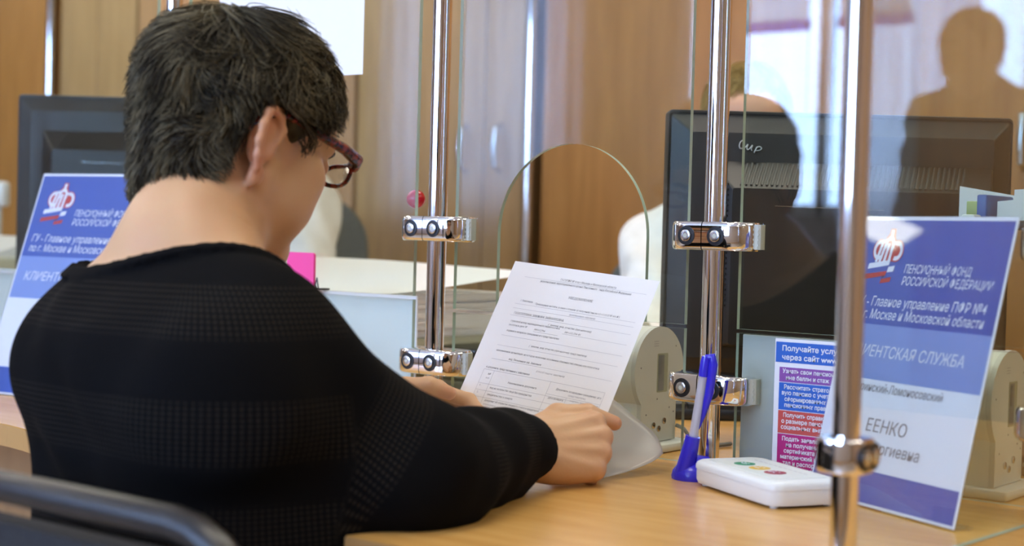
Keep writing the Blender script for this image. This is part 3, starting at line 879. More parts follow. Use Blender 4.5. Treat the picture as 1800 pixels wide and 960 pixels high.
t = thing('wall_notice', (-3.42, 1.597, 1.80), 'blurred white notice with blue lower edge on the far left wardrobe', 'notice')
MB().box((-3.55, 1.596, 1.83), (-3.27, 1.5995, 2.15)).build('sheet', M['sign_white'], t); MB().box((-3.55, 1.594, 1.80), (-3.27, 1.5995, 1.83)).build('blue_edge', M['poster_blue'], t)

# ------------------------------------------------------------------ the counter
def edge_y(x):
    k = min(max((x+.45)/.7, 0), 1); k = k*k*(3-2*k)
    return -.365-.205*k
ct = thing('counter', (0, 0, 0), 'long beech laminate counter under the glass partition', 'counter')
mb = MB()
n = 90; xs = [-2.6+(4.3)*i/n for i in range(n+1)]
poly = [(x, edge_y(x)) for x in xs]+[(x, .70) for x in reversed(xs)]
mb.prism(poly, lambda u, v, t: (u, v, t), .722, .75, 0)
mb.build('worktop', M['beech'], ct, smooth=30)
e = MB()
for i in range(n):
    a, b = xs[i], xs[i+1]
    e.add([(a, edge_y(a)-.0015, .722), (b, edge_y(b)-.0015, .722), (b, edge_y(b)-.0015, .749), (a, edge_y(a)-.0015, .749)], [(0, 1, 2, 3)])
e.build('edge_band', M['beech_edge'], ct)
MB().box((-2.6, -.06, 0), (1.7, -.035, .722)).build('front_panel', M['brown_wood'], ct)
for x in (-2.55, -1.05, .65, 1.65):
    MB().box((x-.012, -.035, 0), (x+.012, .66, .722)).build('side_panel', M['brown_wood'], ct)

# ------------------------------------------------------------------ glass partition
def clamp(parent, c, a, b, ends=(-.050, .056), gasket=1, bulge=.030, hz=1.0):
    """a: along the glass, b: towards the viewer, c: on the pole's axis"""
    c, a, b = Vector(c), Vector(a), Vector(b); z = Vector((0, 0, 1))
    for k, (s0, s1) in enumerate(((ends[0], -.0006), (.0006, ends[1]))):
        mb = MB()
        outer = [s0 if k == 0 else s1]
        prof = []
        L = abs(s1-s0); o = s0 if k == 0 else s1; i = s1 if k == 0 else s0; sg = -1 if k == 0 else 1
        for q in range(0, 17):                                  # plan outline: bulging front, rounded outer end
            t = q/16
            x = i+(o-i)*t; y = bulge*math.sqrt(max(0, 1-max(0, (t-.35)/.65)**2.4*.93))
            prof.append((x, y))
        plan = [(x, y) for x, y in prof]+[(x, -y) for x, y in reversed(prof)]
        rings = []
        for zz, k_ in ((-.0160, .90), (-.0145, .96), (-.011, .995), (0, 1.0), (.011, .995), (.0145, .96), (.0160, .90)):
            rings.append([c+a*(i+(x-i)*(1-(1-k_)*.35))+b*(y*k_)+z*(zz*hz) for x, y in plan])
        vs = [v for r in rings for v in r]; m_ = len(plan); fs = []
        for r in range(len(rings)-1):
            for p in range(m_): fs.append((r*m_+p, r*m_+(p+1) % m_, (r+1)*m_+(p+1) % m_, (r+1)*m_+p))
        fs += [tuple(range(m_)), tuple(range((len(rings)-1)*m_, len(rings)*m_))]
        mb.add(vs, fs)
        cl = mb.build('clamp', M['chrome'], parent, smooth=40)
        sx = -.39*abs(ends[0]) if k == 0 else .33*ends[1]
        fr_ = (a, z, b)
        mb = MB(); mb.lathe([(.0108, 0), (.0108, .0012), (.0074, .0014), (.0074, .0006)], c+a*sx+b*(bulge-.0005), mi=1, frame=fr_)
        mb.lathe([(.0066, .000), (.0066, .0026), (.0057, .0032), (.0033, .0032)], c+a*sx+b*(bulge-.0005), mi=0, frame=fr_)
        mb.lathe([(.0030, .0018), (.0028, .0034)], c+a*sx+b*(bulge-.0005), n=6, mi=2, frame=fr_)
        mb.build('screw', [M['steel'], M['dark_ring'], M['gasket']], cl)
    if gasket:
        e0 = ends[1] if gasket > 0 else ends[0]; g = gasket
        mb = MB()
        pl = [(0, .0075), (.006, .0070), (.0088, .005), (.0096, 0)]
        plan = [(e0+g*(x-.003), y) for x, y in pl]+[(e0+g*(x-.003), -y) for x, y in reversed(pl[:-1])]
        mb.prism(plan, lambda u, v, t: tuple(c+a*u+b*v+z*t), -.0140, .0140)
        for q in range(4): mb.cyl(c+a*(e0+g*.0035)+b*.0062+z*(-.009+.006*q), c+a*(e0+g*.0035)+b*.0074+z*(-.009+.006*q), .0014, 8)
        mb.build('gasket', M['gasket'], parent, smooth=30)

def pole(p, r, label, clamps, a=(1, 0, 0), b=(0, -1, 0), top=2.3, ends=(-.050, .056), gasket=1, bulge=.030, hz=1.0):
    t = thing('glass_partition_post', (*p, .75), label, 'post')
    MB().cyl((*p, .75), (*p, top), r, 32).build('pipe', M['chrome'], t, smooth=60)
    MB().lathe([(.026, 0), (.026, .004), (.016, .007), (r+.001, .012)], (*p, .75)).build('flange', M['chrome'], t)
    for z in clamps: clamp(t, (*p, z), a, b, ends, gasket, bulge, hz)
PX = {'J': -1.07, 'K': -.537, 'L': 0.0, 'M': .418, 'N': .815}
CZ = (1.0165, .8435)
pole((PX['J'], 0), .0125, 'chrome post of the glass partition at the left edge, past the tilted blue sign', CZ)
pole((PX['K'], 0), .0125, 'chrome post of the glass partition behind the head of the woman in black', CZ)
pole((PX['L'], 0), .0125, 'chrome partition post left of the archway, next to the red ball', CZ)
pole((PX['M'], 0), .0125, 'chrome partition post right of the archway, behind the blue pen', CZ)
pole((PX['N'], -.012), .0125, 'chrome post just past the right edge, behind the tilted sign', CZ, (0, -1, 0), (1, 0, 0))
pole((.793, -.428), .0106, 'out-of-focus chrome post nearest the camera, in front of the tilted sign', (.850,), (0, -1, 0), (1, 0, 0), ends=(-.018, .022), gasket=0, bulge=.020, hz=.84)

def pane(name, x0, x1, z0, z1, label, y=0.0, th=.006, hole=None):
    mb = MB(); a, b = y-th/2, y+th/2
    if hole is None: out = [(x0, z0), (x1, z0), (x1, z1), (x0, z1)]
    else:
        hx0, hx1, hz = hole; r = (hx1-hx0)/2; cx = (hx0+hx1)/2
        arc = [(hx0, z0)]+[(cx-r*math.cos(math.pi*k/40), hz+r*math.sin(math.pi*k/40)) for k in range(41)]+[(hx1, z0)]
        out = [(x0, z0)]+arc+[(x1, z0), (x1, z1), (x0, z1)]
    m_ = len(out)
    vs = [(x, a, z) for x, z in out]+[(x, b, z) for x, z in out]
    mb.add(vs, [tuple(range(m_)), tuple(reversed(range(m_, 2*m_)))], 0)
    mb.add(vs, [(i, m_+i, m_+(i+1) % m_, (i+1) % m_) for i in range(m_)], 1)
    o = mb.build(name, [M['glass'], M['glass_edge']], None, smooth=0)
    return tag(o, label, 'glass screen')
pane('glass_screen', -1.035, -.574, .927, 2.25, 'upper glass pane in the far left bay, in front of the left monitor')
pane('glass_screen', -1.035, -.574, .7545, .922, 'lower glass pane in the far left bay, behind the left sign')
pane('glass_screen', -.50, -.037, .927, 2.25, 'upper glass pane left of the archway post, a white paper taped to it')
pane('glass_screen', -.50, -.037, .7545, .922, 'lower glass pane left of the archway post, backed with a milky sheet')
pane('glass_screen', .033, .383, .9135, 2.25, 'upper glass pane with the arched speaking opening', hole=(.1037, .3276, 1.0125))
pane('glass_screen', .033, .383, .7545, .909, 'clear lower glass pane below the archway, behind the held letter')
pane('glass_screen', .452, .788, .9125, 2.25, 'upper glass pane mirroring bright windows over the big monitor')
pane('glass_screen', .452, .788, .7545, .908, 'lower glass pane behind the white button box')
# the side divider between two clients' places
mb = MB(); pa, pb = Vector((.794, -.4235, 0)), Vector((.8145, -.045, 0)); sd = Vector((pb.y-pa.y, pa.x-pb.x, 0)).normalized()*.003
q_ = [pa-sd, pa+sd, pb+sd, pb-sd]
vs = [(p.x, p.y, .7505) for p in q_]+[(p.x, p.y, 2.25) for p in q_]
mb.add(vs, [(1,2,6,5), (3,0,4,7)], 0); mb.add(vs, [(0,3,2,1), (4,5,6,7), (0,1,5,4), (2,3,7,6)], 1)
tag(mb.build('glass_screen', [M['glass'], M['glass_edge']], None, smooth=0), 'glass side screen running back from the nearest chrome post over the right sign', 'glass screen')

def backing(x0, x1, z1, label, m_='backlit_sheet'):
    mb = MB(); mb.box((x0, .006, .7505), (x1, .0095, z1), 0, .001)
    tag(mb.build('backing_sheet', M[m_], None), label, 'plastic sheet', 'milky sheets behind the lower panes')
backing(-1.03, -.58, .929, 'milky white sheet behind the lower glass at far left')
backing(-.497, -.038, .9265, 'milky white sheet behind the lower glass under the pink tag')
backing(.455, .655, .9065, 'milky sheet darkened as if in shade, behind the lower glass with the coloured poster', 'dim_sheet')

# paper taped on the glass, red ball, pink tag
mb = MB().grid(lambda u, v: (-.43+.2935*u, -.0045-.002*math.sin(u*3.1), 1.2235+.30*v), 6, 6)
o = tag(mb.build('taped_paper', M['paper'], None, smooth=180), 'white sheet taped to the glass above the head of the woman in black', 'paper')
o = MB().ball((-.0531, .0163, 1.0555), .0127, 24).build('red_ball', M['red_gloss'], None, smooth=180)
tag(o, 'small shiny red ball on the glass edge above a chrome clamp', 'ball')
t = thing('pink_tag', (-.241, .004, .927), 'bright pink plastic tag standing on the milky lower pane', 'tag')
mb = MB(); pl = rrect(-.2672, .924, -.2136, .9785, .004, 4)
mb.prism(pl, lambda u, v, t_: (u+.10*(v-.924)*-.1, t_, v), -.0125, -.0085); mb.build('plate', M['pink'], t, smooth=30)
mb = MB(); mb.tube([(-.2125, -.010, .934), (-.2095, -.010, .944), (-.2065, -.010, .930), (-.2105, -.010, .9275), (-.2125, -.010, .934)], .0011, 8)
mb.box((-.214, -.0125, .9272), (-.204, .010, .9295)); mb.build('wire_clip', M['dark_ring'], t)

# ------------------------------------------------------------------ signs
def emblem(mb, fn, u, v, k, WH=2, RD=3, BL=0):
    """crown of letters over a tricolour ribbon; about 1 x 1.2 units times k"""
    g = lambda x, y: fn(u+x*k, v+y*k)
    def ringpoly(cx, cy, rx, ry, r2x, r2y, mi, a0=0, a1=360, lift=0):
        nn = 28; vs = []; fs = []
        for i in range(nn+1):
            t = math.radians(a0+(a1-a0)*i/nn)
            vs += [g(cx+rx*math.cos(t), cy-ry*math.sin(t)), g(cx+r2x*math.cos(t), cy-r2y*math.sin(t))]
        fs = [(2*i, 2*i+1, 2*i+3, 2*i+2) for i in range(nn)]
        mb.add([fn2(p, lift) for p in vs], fs, mi)
    def fn2(p, lift): return tuple(Vector(p)+fn.nrm*lift)
    def quad(ps, mi, lift=0): mb.add([fn2(g(*p), lift) for p in ps], [tuple(range(len(ps)))], mi)
    def disc(cx, cy, rx, ry, mi, lift): ringpoly(cx, cy, rx, ry, 0, 0, mi, 0, 360, lift)
    # red outline bodies
    disc(.22, .52, .235, .255, RD, .0001); disc(.80, .53, .235, .255, RD, .0001); disc(.53, .40, .20, .27, RD, .00012)
    quad([(.47, .02), (.64, .02), (.68, .35), (.40, .35)], RD, .00008); quad([(.12, .55), (.90, .55), (.86, .77), (.16, .80)], RD, .00009)
    # white letter strokes
    ringpoly(.22, .52, .205, .225, .125, .140, WH, 60, 300, .0002)
    ringpoly(.80, .53, .205, .225, .115, .125, WH, -110, 110, .0002)
    ringpoly(.53, .42, .165, .235, .085, .150, WH, -20, 200, .00022)
    for x0, x1 in ((.24, .13), (.36, .25), (.47, .40), (.60, .56)):
        quad([(x0, .36), (x0+.085, .36), (x1+.085, .80), (x1, .80)], WH, .00025)
    quad([(.50, .05), (.60, .05), (.57, .30), (.485, .30)], WH, .00025)
    quad([(.10, .305), (.40, .26), (.40, .335), (.22, .375)], WH, .0002); quad([(.66, .315), (.84, .305), (.84, .39), (.66, .39)], WH, .0002)
    # ribbon
    quad([(-.04, .84), (.66, .74), (.64, .86), (-.06, .97)], WH, .0003)
    quad([(-.06, .97), (.64, .86), (.61, .995), (-.09, 1.09)], 0, .0003)
    quad([(-.09, 1.09), (.61, .995), (.58, 1.10), (-.10, 1.21)], RD, .0003)
    quad([(.64, .90), (.85, .87), (.82, 1.00), (.62, 1.03)], WH, .00032)
    quad([(.62, 1.03), (.82, 1.00), (.80, 1.13), (.60, 1.15)], 0, .00032)
    quad([(.47, 1.19), (.80, 1.13), (.78, 1.24), (.45, 1.29)], RD, .00032)
    quad([(.49, 1.12), (.58, 1.10), (.48, 1.19)], 4, .00034)

def sign(BL, e, lean, label, rows, W=.2205, H=.297, left=False):
    BL = Vector(BL); e = Vector(e).normalized(); m_ = Vector((-e.y, e.x, 0))
    up = (Vector((0, 0, 1))*math.cos(lean)+m_*math.sin(lean)); nr = e.cross(up)           # nr points to the reader
    t = thing('sign_holder', BL, label, 'sign', 'table signs in clear holders')
    def P(u, v, l): return tuple(BL+e*u+up*(H-v)+nr*l)
    mb = MB(); mb.prism([(0, 0), (W, 0), (W, H), (0, H)], lambda u, v, q: P(u, v, q), -.0030, -.0012)
    mb.prism([(0, 0), (W, 0), (W, H), (0, H)], lambda u, v, q: P(u, v, q), .0012, .0026)
    ft = MB(); ft.prism([(.0, 0), (W, 0), (W, .024), (.0, .024)], lambda u, v, q: tuple(BL+e*u+m_*v+Vector((0, 0, q))), -.0015, .0005)
    o = mb.build('acrylic_holder', M['acrylic'], t, smooth=0); ft.build('foot', M['acrylic'], t, smooth=0)
    mats = [M['sign_blue'], M['sign_lilac'], M['sign_white'], M['sign_red'], M['slot'], M['ink']]
    cardm = MB(); bd = .0028
    cardm.prism([(0, 0), (W, 0), (W, H), (0, H)], lambda u, v, q: P(u, v, q), -.0009, 0, 2)
    for v0, v1, mi in ((bd*1.4, H*.385, 0), (H*.385, H*.575, 1), (H*.882, H-bd, 0)):
        cardm.add([P(bd, v0, .0003), P(W-bd, v0, .0003), P(W-bd, v1, .0003), P(bd, v1, .0003)], [(0, 1, 2, 3)], mi)
    card = cardm.build('printed_card', mats, t, smooth=0)
    ink = MB(); em = MB()
    fn = lambda u, v: P(u, v, .0006)
    class FN:
        nrm = nr
        def __call__(self, u, v): return P(u, v, .0005)
    k = W/.2205
    emblem(em, FN(), .0225*k, .012*k, .046*k)
    for body, u, v, size, mi, al, sh, bo, wd in rows:
        write(ink, fn, body, u*k, v*k, size*k, mi, al, sh, bo, wd*k if wd else None, 2)
    em.build('printed_emblem', mats, card, smooth=0, fix=False)
    ink.build('printed_text', mats, card, smooth=0, fix=False)
    return t
ROWS = [('ПЕНСИОННЫЙ ФОНД', .077, .0590, .0125, 2, 'l', .16, .004, .096),
        ('РОССИЙСКОЙ ФЕДЕРАЦИИ', .077, .0715, .0125, 2, 'l', .16, .004, .128),
        ('ГУ - Главное управление ПФР №4', .013, .0950, .0142, 2, 'l', .16, .004, .190),
        ('по г. Москве и Московской области', .013, .1085, .0142, 2, 'l', .16, .004, .190),
        ('КЛИЕНТСКАЯ СЛУЖБА', .019, .1475, .0165, 2, 'l', .16, .004, .170),
        ('Гагаринский-Ломоносовский', .028, .1830, .0125, 5, 'l', .10, 0, .142),
        ('ЕЕНКО', .070, .2230, .0185, 5, 'l', .10, 0, .060),
        ('Георгиевна', .070, .2440, .0165, 5, 'l', .10, 0, .085)]
sign((.5775, -.0640, .7520), (.898, -.440, 0), .225, 'tilted blue and white table sign on the right, behind the nearest chrome post', ROWS)
sign((-.742, -.188, .7520), (.93, .13, 0), .34, 'tilted blue table sign on the left, half hidden by the woman in black', ROWS[:5], W=.262, H=.355)

# coloured poster on the lower right pane
t = tag(MB().box((.5023, -.0046, .7570), (.6350, -.0038, .9056), 2).build('poster', [M['poster_blue'], M['poster_purple'], M['sign_white'], M['poster_red'], M['poster_magenta']]),
        'poster of coloured text boxes on the lower glass, partly behind the right sign', 'poster')
t.data.polygons.foreach_set('material_index', [2]*len(t.data.polygons))
mb = MB()
for x0, z1, z0, mi in ((.5035, .9020, .8795, 0), (.5085, .8743, .8580, 1), (.5085, .8572, .8272, 0), (.5085, .8264, .8014, 3), (.5085, .8006, .7580, 4)):
    mb.add([(x0, -.0050, z0), (.6340, -.0050, z0), (.6340, -.0050, z1), (x0, -.0050, z1)], [(0, 1, 2, 3)], mi)
PM = [M['poster_blue'], M['poster_purple'], M['sign_white'], M['poster_red'], M['poster_magenta']]
mb.build('text_boxes', PM, t, smooth=0)
mb = MB(); fn = lambda u, v: (u, -.0053, -v)
for s_, u, z, sz, wd in (('Получайте услуги', .5115, .8925, .0082, .074), ('через сайт www', .5115, .8827, .0082, .066),
                         ('Узнать свои пенсион-', .5125, .8680, .0066, .064), ('ные баллы и стаж', .5170, .8608, .0066, .052),
                         ('Рассчитать страхо-', .5150, .8505, .0066, .056), ('вую пенсию с учетом', .5125, .8440, .0066, .064), ('сформированных', .5160, .8372, .0066, .050), ('пенсионных прав', .5160, .8306, .0066, .050),
                         ('Получить справку', .5150, .8195, .0066, .052), ('о размере пенсии и', .5130, .8128, .0066, .060), ('социальных выплат', .5125, .8062, .0066, .060),
                         ('Подать заявление', .5145, .7935, .0066, .054), ('на получение', .5195, .7868, .0066, .042), ('сертификата на', .5170, .7802, .0066, .046), ('материнский капи-', .5130, .7735, .0066, .056), ('тал и распоряже-', .5160, .7668, .0066, .052), ('ние его средств', .5125, .7603, .0066, .050)):
    write(mb, fn, s_, u, -z, sz, 2, 'l', 0, .02, wd, 2)
mb.build('printed_text', PM, t, smooth=0, fix=False)

# ------------------------------------------------------------------ things on the counter
# white button box
bx = Vector((.866, -.50, 0)); by = Vector((.50, .866, 0)); bo = Vector((.4600, -.1075, .75))
t = thing('button_box', bo+bx*.082+by*.042, 'white box with green, yellow and red buttons on the counter', 'voting terminal')
def bp(u, v, z): return bo+bx*u+by*v+Vector((0, 0, z))
def shell(name, prof, m_):
    mb = MB(); rings = []
    for ins, z in prof: rings.append([bp(u, v, z) for u, v in rrect(ins, ins, .164-ins, .086-ins, max(.016-ins*.5, .004), 5)])
    nn = len(rings[0]); fs = []
    for r in range(len(rings)-1):
        for p in range(nn): fs.append((r*nn+p, r*nn+(p+1) % nn, (r+1)*nn+(p+1) % nn, (r+1)*nn+p))
    fs += [tuple(range(nn)), tuple(range((len(rings)-1)*nn, len(rings)*nn))]
    mb.add([v for r in rings for v in r], fs)
    return mb.build(name, m_, t, smooth=40)
shell('lower_shell', [(.006, .0026), (.0025, .0032), (.0008, .0075), (.0008, .0185)], M['white_plastic'])
top = shell('upper_shell', [(.0, .0188), (.0, .0225), (.0012, .0255), (.004, .0272), (.010, .0278)], M['white_plastic'])
mb = MB(); mb.prism(rrect(.014, .013, .150, .074, .003, 3), lambda u, v, q: tuple(bp(u, v, q)), .0276, .0282)
mem = mb.build('keypad_membrane', mat('membrane', (.74, .78, .74), .45), top, smooth=30)
for i, (u, mm) in enumerate(((.052, 'green_btn'), (.082, 'yellow_btn'), (.112, 'red_btn'))):
    b_ = MB().lathe([(.0112, .0280), (.0112, .0286), (.0095, .0289)], bp(u, .036, 0), n=28).build('button', M[mm], mem)
    f_ = MB()
    for du in (-.0035, .0035): f_.lathe([(.0011, .0289), (.0011, .02915)], bp(u+du, .039, 0), n=8)
    for q in range(8):
        a0, a1 = math.radians(205+130*q/8), math.radians(205+130*(q+1)/8); sg = (1, 0, -1)[i]
        y = lambda a: .0055*math.sin(a)*sg+(.0385 if sg > 0 else (.0325 if sg == 0 else .0285))
        f_.tube([bp(u+.0055*math.cos(a0), y(a0), .0290), bp(u+.0055*math.cos(a1), y(a1), .0290)], .0004, 5)
    f_.build('face_symbol', M['sign_white'], b_)
mb = MB()
for k in range(11): mb.add([bp(.030+k*.0095, .0605, .0284), bp(.0372+k*.0095, .0605, .0284), bp(.0372+k*.0095, .0620, .0284), bp(.030+k*.0095, .0620, .0284)], [(0, 1, 2, 3)])
mb.build('printed_line', M['ink_pale'], mem, smooth=0)
for u, v in ((.014, .012), (.150, .012), (.014, .074), (.150, .074)): MB().lathe([(.004, 0), (.0045, .003)], bp(u, v, 0), n=14).build('rubber_foot', M['white_plastic'], t)
MB().tube([bp(.030, .084, .010), bp(.018, .096, .010), (.455, -.018, .757), (.440, -.010, .7545), (.425, .02, .7535), (.43, .06, .7535)], .0026, 10).build('cable', M['white_plastic'], t)

# desk pen in its blue stand
t = thing('desk_pen', (.4455, -.0745, .75), 'ball pen with clear barrel in a blue stand before the chrome post', 'pen')
c = (.4450, -.0745, .75)
mb = MB(); mb.lathe([(.0245, 0), (.0250, .003), (.0235, .009), (.019, .015), (.012, .019), (.0, .0205)], c, n=32)
mb.tube([(.4400, -.0870, .757), (.4475, -.0860, .790), (.4490, -.0857, .798)], [.0105, .0085, .0080], 16)
mb.tube([(.462, -.070, .760), (.457, -.074, .769), (.450, -.082, .772)], [.009, .0085, .006], 14)
mb.build('stand', M['blue_pen'], t, smooth=60)
MB().tube([(.4488, -.0857, .794), (.4585, -.0838, .866)], [.0048, .0046], 16).build('barrel', M['clear_barrel'], t)
MB().tube([(.4488, -.0857, .795), (.4580, -.0838, .862)], [.0016, .0016], 8).build('refill', M['sign_white'], t)
MB().tube([(.4585, -.0838, .864), (.4605, -.0834, .880), (.4612, -.0833, .886)], [.0054, .0056, .0045], 16).build('cap', M['blue_pen'], t)
MB().tube([(.4608, -.0834, .8845), (.4680, -.0815, .886), (.4690, -.0810, .878), (.4640, -.0800, .845), (.4560, -.0785, .822), (.4500, -.0775, .806)], [.0035, .0045, .0050, .0048, .0036, .002], 12).build('clip', M['blue_pen'], t, smooth=60)

# white round document scanner on its foot
def scanner(x, y, label, z=.75):
    t = thing('document_scanner', (x-.02, y, z), label, 'scanner', 'white scanners behind the glass')
    def outline(R, w, zc, z0, nn=36):
        a0 = -math.acos(min(1, w/R)); zz = zc+R*math.sin(a0)
        pts = [(y+w, z0), ]+[(y+R*math.cos(a), zc+R*math.sin(a)) for a in [a0+(math.pi-2*a0)*k/nn for k in range(nn+1)]]+[(y-w, z0)]
        return pts
    zc = z+.0985
    mb = MB(); mb.prism(outline(.0555, .0395, zc, z+.012), lambda u, v, q: (q, u, v), x-.006, x)
    sp = mb.build('side_plate', M['grey_plastic'], t, smooth=40)
    mb = MB(); mb.prism(outline(.0545, .0385, zc, z+.008), lambda u, v, q: (q, u, v), x-.040, x-.0065); mb.build('housing', M['white_plastic'], t, smooth=40)
    mb = MB(); mb.lathe([(.050, 0), (.050, .010), (.044, .018), (.030, .022)], (x-.040, y, zc), n=36, frame=((0, 1, 0), (0, 0, 1), (-1, 0, 0))); mb.build('front_dome', M['white_plastic'], t, smooth=50)
    mb = MB(); mb.lathe([(.023, .020), (.023, .030), (.019, .032), (.019, .026), (.001, .026)], (x-.040, y-.018, zc), n=28, frame=((0, 1, 0), (0, 0, 1), (-1, 0, 0))); mb.build('lens_ring', M['steel'], t)
    mb = MB(); mb.prism(rrect(y-.006, zc-.026, y+.018, zc+.022, .002, 3), lambda u, v, q: (q, u, v), x-.003, x+.0004); rc = mb.build('recess', M['greygreen'], sp, smooth=30)
    mb = MB(); mb.add([(x+.0007, y-.004, zc-.024), (x+.0007, y+.009, zc-.024), (x+.0007, y+.009, zc+.020), (x+.0007, y-.004, zc+.020)], [(0, 1, 2, 3)]); lb = mb.build('label_sticker', mat('label_grey', (.22, .23, .23), .4), rc, smooth=0)
    mb = MB()
    for k in range(7): mb.box((x+.0008, y-.003+k*.0011, zc-.004), (x+.0009, y-.0025+k*.0011, zc+.018))
    mb.box((x+.0008, y-.003, zc-.022), (x+.0009, y+.007, zc-.012)); mb.build('print', M['ink'], sp)
    mb = MB()
    for k in range(3): mb.box((x+.0002, y-.014, zc+.031+k*.0028), (x+.0003, y-.004, zc+.0322+k*.0028))
    mb.build('small_print', M['ink_pale'], sp)
    for dy, dz in ((-.012, -.066), (0, -.071), (.012, -.062)):
        mb = MB(); fr_ = ((0, 1, 0), (0, 0, 1), (1, 0, 0)); mb.lathe([(.0040, 0), (.0040, .0014), (.0030, .0018)], (x, y+dy, zc+dz), n=14, frame=fr_, mi=0); mb.lathe([(.0016, .0016), (.0015, .0020)], (x, y+dy, zc+dz), n=6, frame=fr_, mi=1)
        mb.build('screw', [M['steel'], M['slot']], sp)
    mb = MB()
    for dy, dz in ((.036, .030), (-.042, .006), (-.028, -.052), (.024, -.046), (-.004, -.034), (.034, -.052)): mb.lathe([(.0011, 0), (.0011, .0004)], (x, y+dy, zc+dz), n=8, frame=((0, 1, 0), (0, 0, 1), (1, 0, 0)))
    mb.build('pin_holes', M['ink'], sp)
    MB().box((x-.075, y-.050, z), (x+.018, y+.060, z+.011), 0, .004).build('foot', M['white_plastic'], t)
    MB().tube([(x+.004, y+.034, z+.030), (x+.012, y+.040, z+.026), (x+.022, y+.044, z+.012), (x+.030, y+.050, z+.003), (x+.040, y+.11, z+.003)], .0025, 8).build('cable', mat('cable_grey', (.22, .23, .22), .5), t)
scanner(.300, .078, 'white round document scanner behind the glass, right of the held letter')
scanner(.735, .085, 'white round document scanner at the right edge, behind the right sign')

# ------------------------------------------------------------------ monitors seen from behind
def monitor(TL, e, label, stand_z, name='computer_monitor', W=.455, H=.351):
    TL = Vector(TL); e = Vector(e).normalized(); z = Vector((0, 0, 1)); nr = e.cross(z)     # nr: towards the viewer
    cen = TL+e*W/2
    t = thing(name, (cen.x, cen.y, stand_z), label, 'monitor')
    def P(u, v, l): return tuple(TL+e*u-z*v+nr*l)
    def loft(mb, rects, mi=0, cap0=True, cap1=True):
        rs = []
        for (u0, v0, u1, v1, l, r) in rects: rs.append([P(u, v, l) for u, v in rrect(u0, v0, u1, v1, r, 3)])
        nn = len(rs[0]); fs = []
        for k in range(len(rs)-1):
            for p in range(nn): fs.append((k*nn+p, k*nn+(p+1) % nn, (k+1)*nn+(p+1) % nn, (k+1)*nn+p))
        if cap0: fs.append(tuple(range(nn)))
        if cap1: fs.append(tuple(range((len(rs)-1)*nn, len(rs)*nn)))
        mb.add([v for r in rs for v in r], fs, mi)
    mb = MB(); loft(mb, [(.0, .0, W, H, -.036, .006), (0, 0, W, H, -.004, .006), (.0012, .0012, W-.0012, H-.0012, 0, .006), (.0022, .0042, W-.0022, H-.0022, .0, .005), (.0030, .0050, W-.0030, H-.003, -.0015, .005)])
    fr = mb.build('front_frame', M['dark_plastic'], t, smooth=30)
    mb = MB(); loft(mb, [(.004, .006, W-.004, H-.004, -.002, .004), (.030, .030, W-.030, H-.026, .016, .004), (.034, .034, W-.034, H-.030, .0165, .004)])
    bs = mb.build('back_shell', M['dark_plastic'], t, smooth=20)
    u0, v0, u1, v1 = .050, .085, W-.030, H-.040
    mb = MB(); loft(mb, [(u0, v0-.020, u1, v1, .014, .004), (u0+.030, v0+.018, u1-.012, v1-.006, .052, .004), (u0+.034, v0+.022, u1-.016, v1-.010, .0525, .004)])
    mb.build('rear_bulge', M['black_plastic'], t, smooth=20)
    mb = MB()                                                          # slanted ribs on the sloping top of the bulge
    nsl = 44
    for k in range(nsl):
        ua = u0+.040+(u1-u0-.085)*k/nsl
        a = Vector(P(ua+.012, v0-.016, .0185)); b = Vector(P(ua, v0+.013, .0468)); w = e*.0026
        mb.add([a, a+w, b+w, b, a+nr*.0025, a+w+nr*.0025, b+w+nr*.0025, b+nr*.0025], [(0,1,2,3),(4,5,6,7),(0,1,5,4),(1,2,6,5),(2,3,7,6),(3,0,4,7)])
    mb.build('top_vents', M['dark_plastic'], t, smooth=0)
    mb = MB()
    for k in range(24):
        v = v0+.012+k*.0068
        a = Vector(P(u0+.003, v+.004, .0165)); b = Vector(P(u0+.026, v, .0460)); w = -z*.0026
        mb.add([a, a+w, b+w, b, a+nr*.0025-e*.002, a+w+nr*.0025-e*.002, b+w+nr*.0025-e*.002, b+nr*.0025-e*.002], [(0,1,2,3),(4,5,6,7),(0,1,5,4),(1,2,6,5),(2,3,7,6),(3,0,4,7)])
    mb.build('side_vents', M['dark_plastic'], t, smooth=0)
    mb = MB(); mb.tube([P(u0+.085, v0+.040, .0530), P(u1-.15, v0+.042, .0530)], .0006, 6); mb.build('moulding_line', M['steel'], t)
    # emblem of striped letters and a marker inscription
    mb = MB(); LT = {'I': ['111', '010', '010', '010', '111'], 'B': ['1110', '1011', '1110', '1011', '1110'], 'M': ['11011', '11111', '10101', '10001', '11011']}
    u = u1-.052; k = .0022
    for ch in 'IBM':
        for r, row in enumerate(LT[ch]):
            for c_, q in enumerate(row):
                if q == '1': mb.add([P(u+c_*k*1.25, v0+.040+r*.0019, .0531), P(u+(c_+1)*k*1.25, v0+.040+r*.0019, .0531), P(u+(c_+1)*k*1.25, v0+.0410+r*.0019, .0531), P(u+c_*k*1.25, v0+.0410+r*.0019, .0531)], [(0, 1, 2, 3)])
        u += k*(len(LT[ch][0])+1)*1.25
    mb.build('maker_emblem', M['marker'], t, smooth=0)
    st = MB(); st.prism(rrect(W/2-.045, H-.09, W/2+.045, (TL.z-stand_z)-.008, .01, 3), lambda q, v, l: P(q, v, l), -.012, .012)
    st.build('stand_neck', M['black_plastic'], t, smooth=30)
    bs_ = MB(); bs_.prism([(W/2+.105*math.cos(a_*math.pi/16), -.01+.085*math.sin(a_*math.pi/16)) for a_ in range(32)], lambda q, l, v: tuple(Vector((TL.x, TL.y, 0))+e*q+nr*l+z*(stand_z+v)), 0, .012)
    bs_.build('stand_base', M['black_plastic'], t, smooth=30)
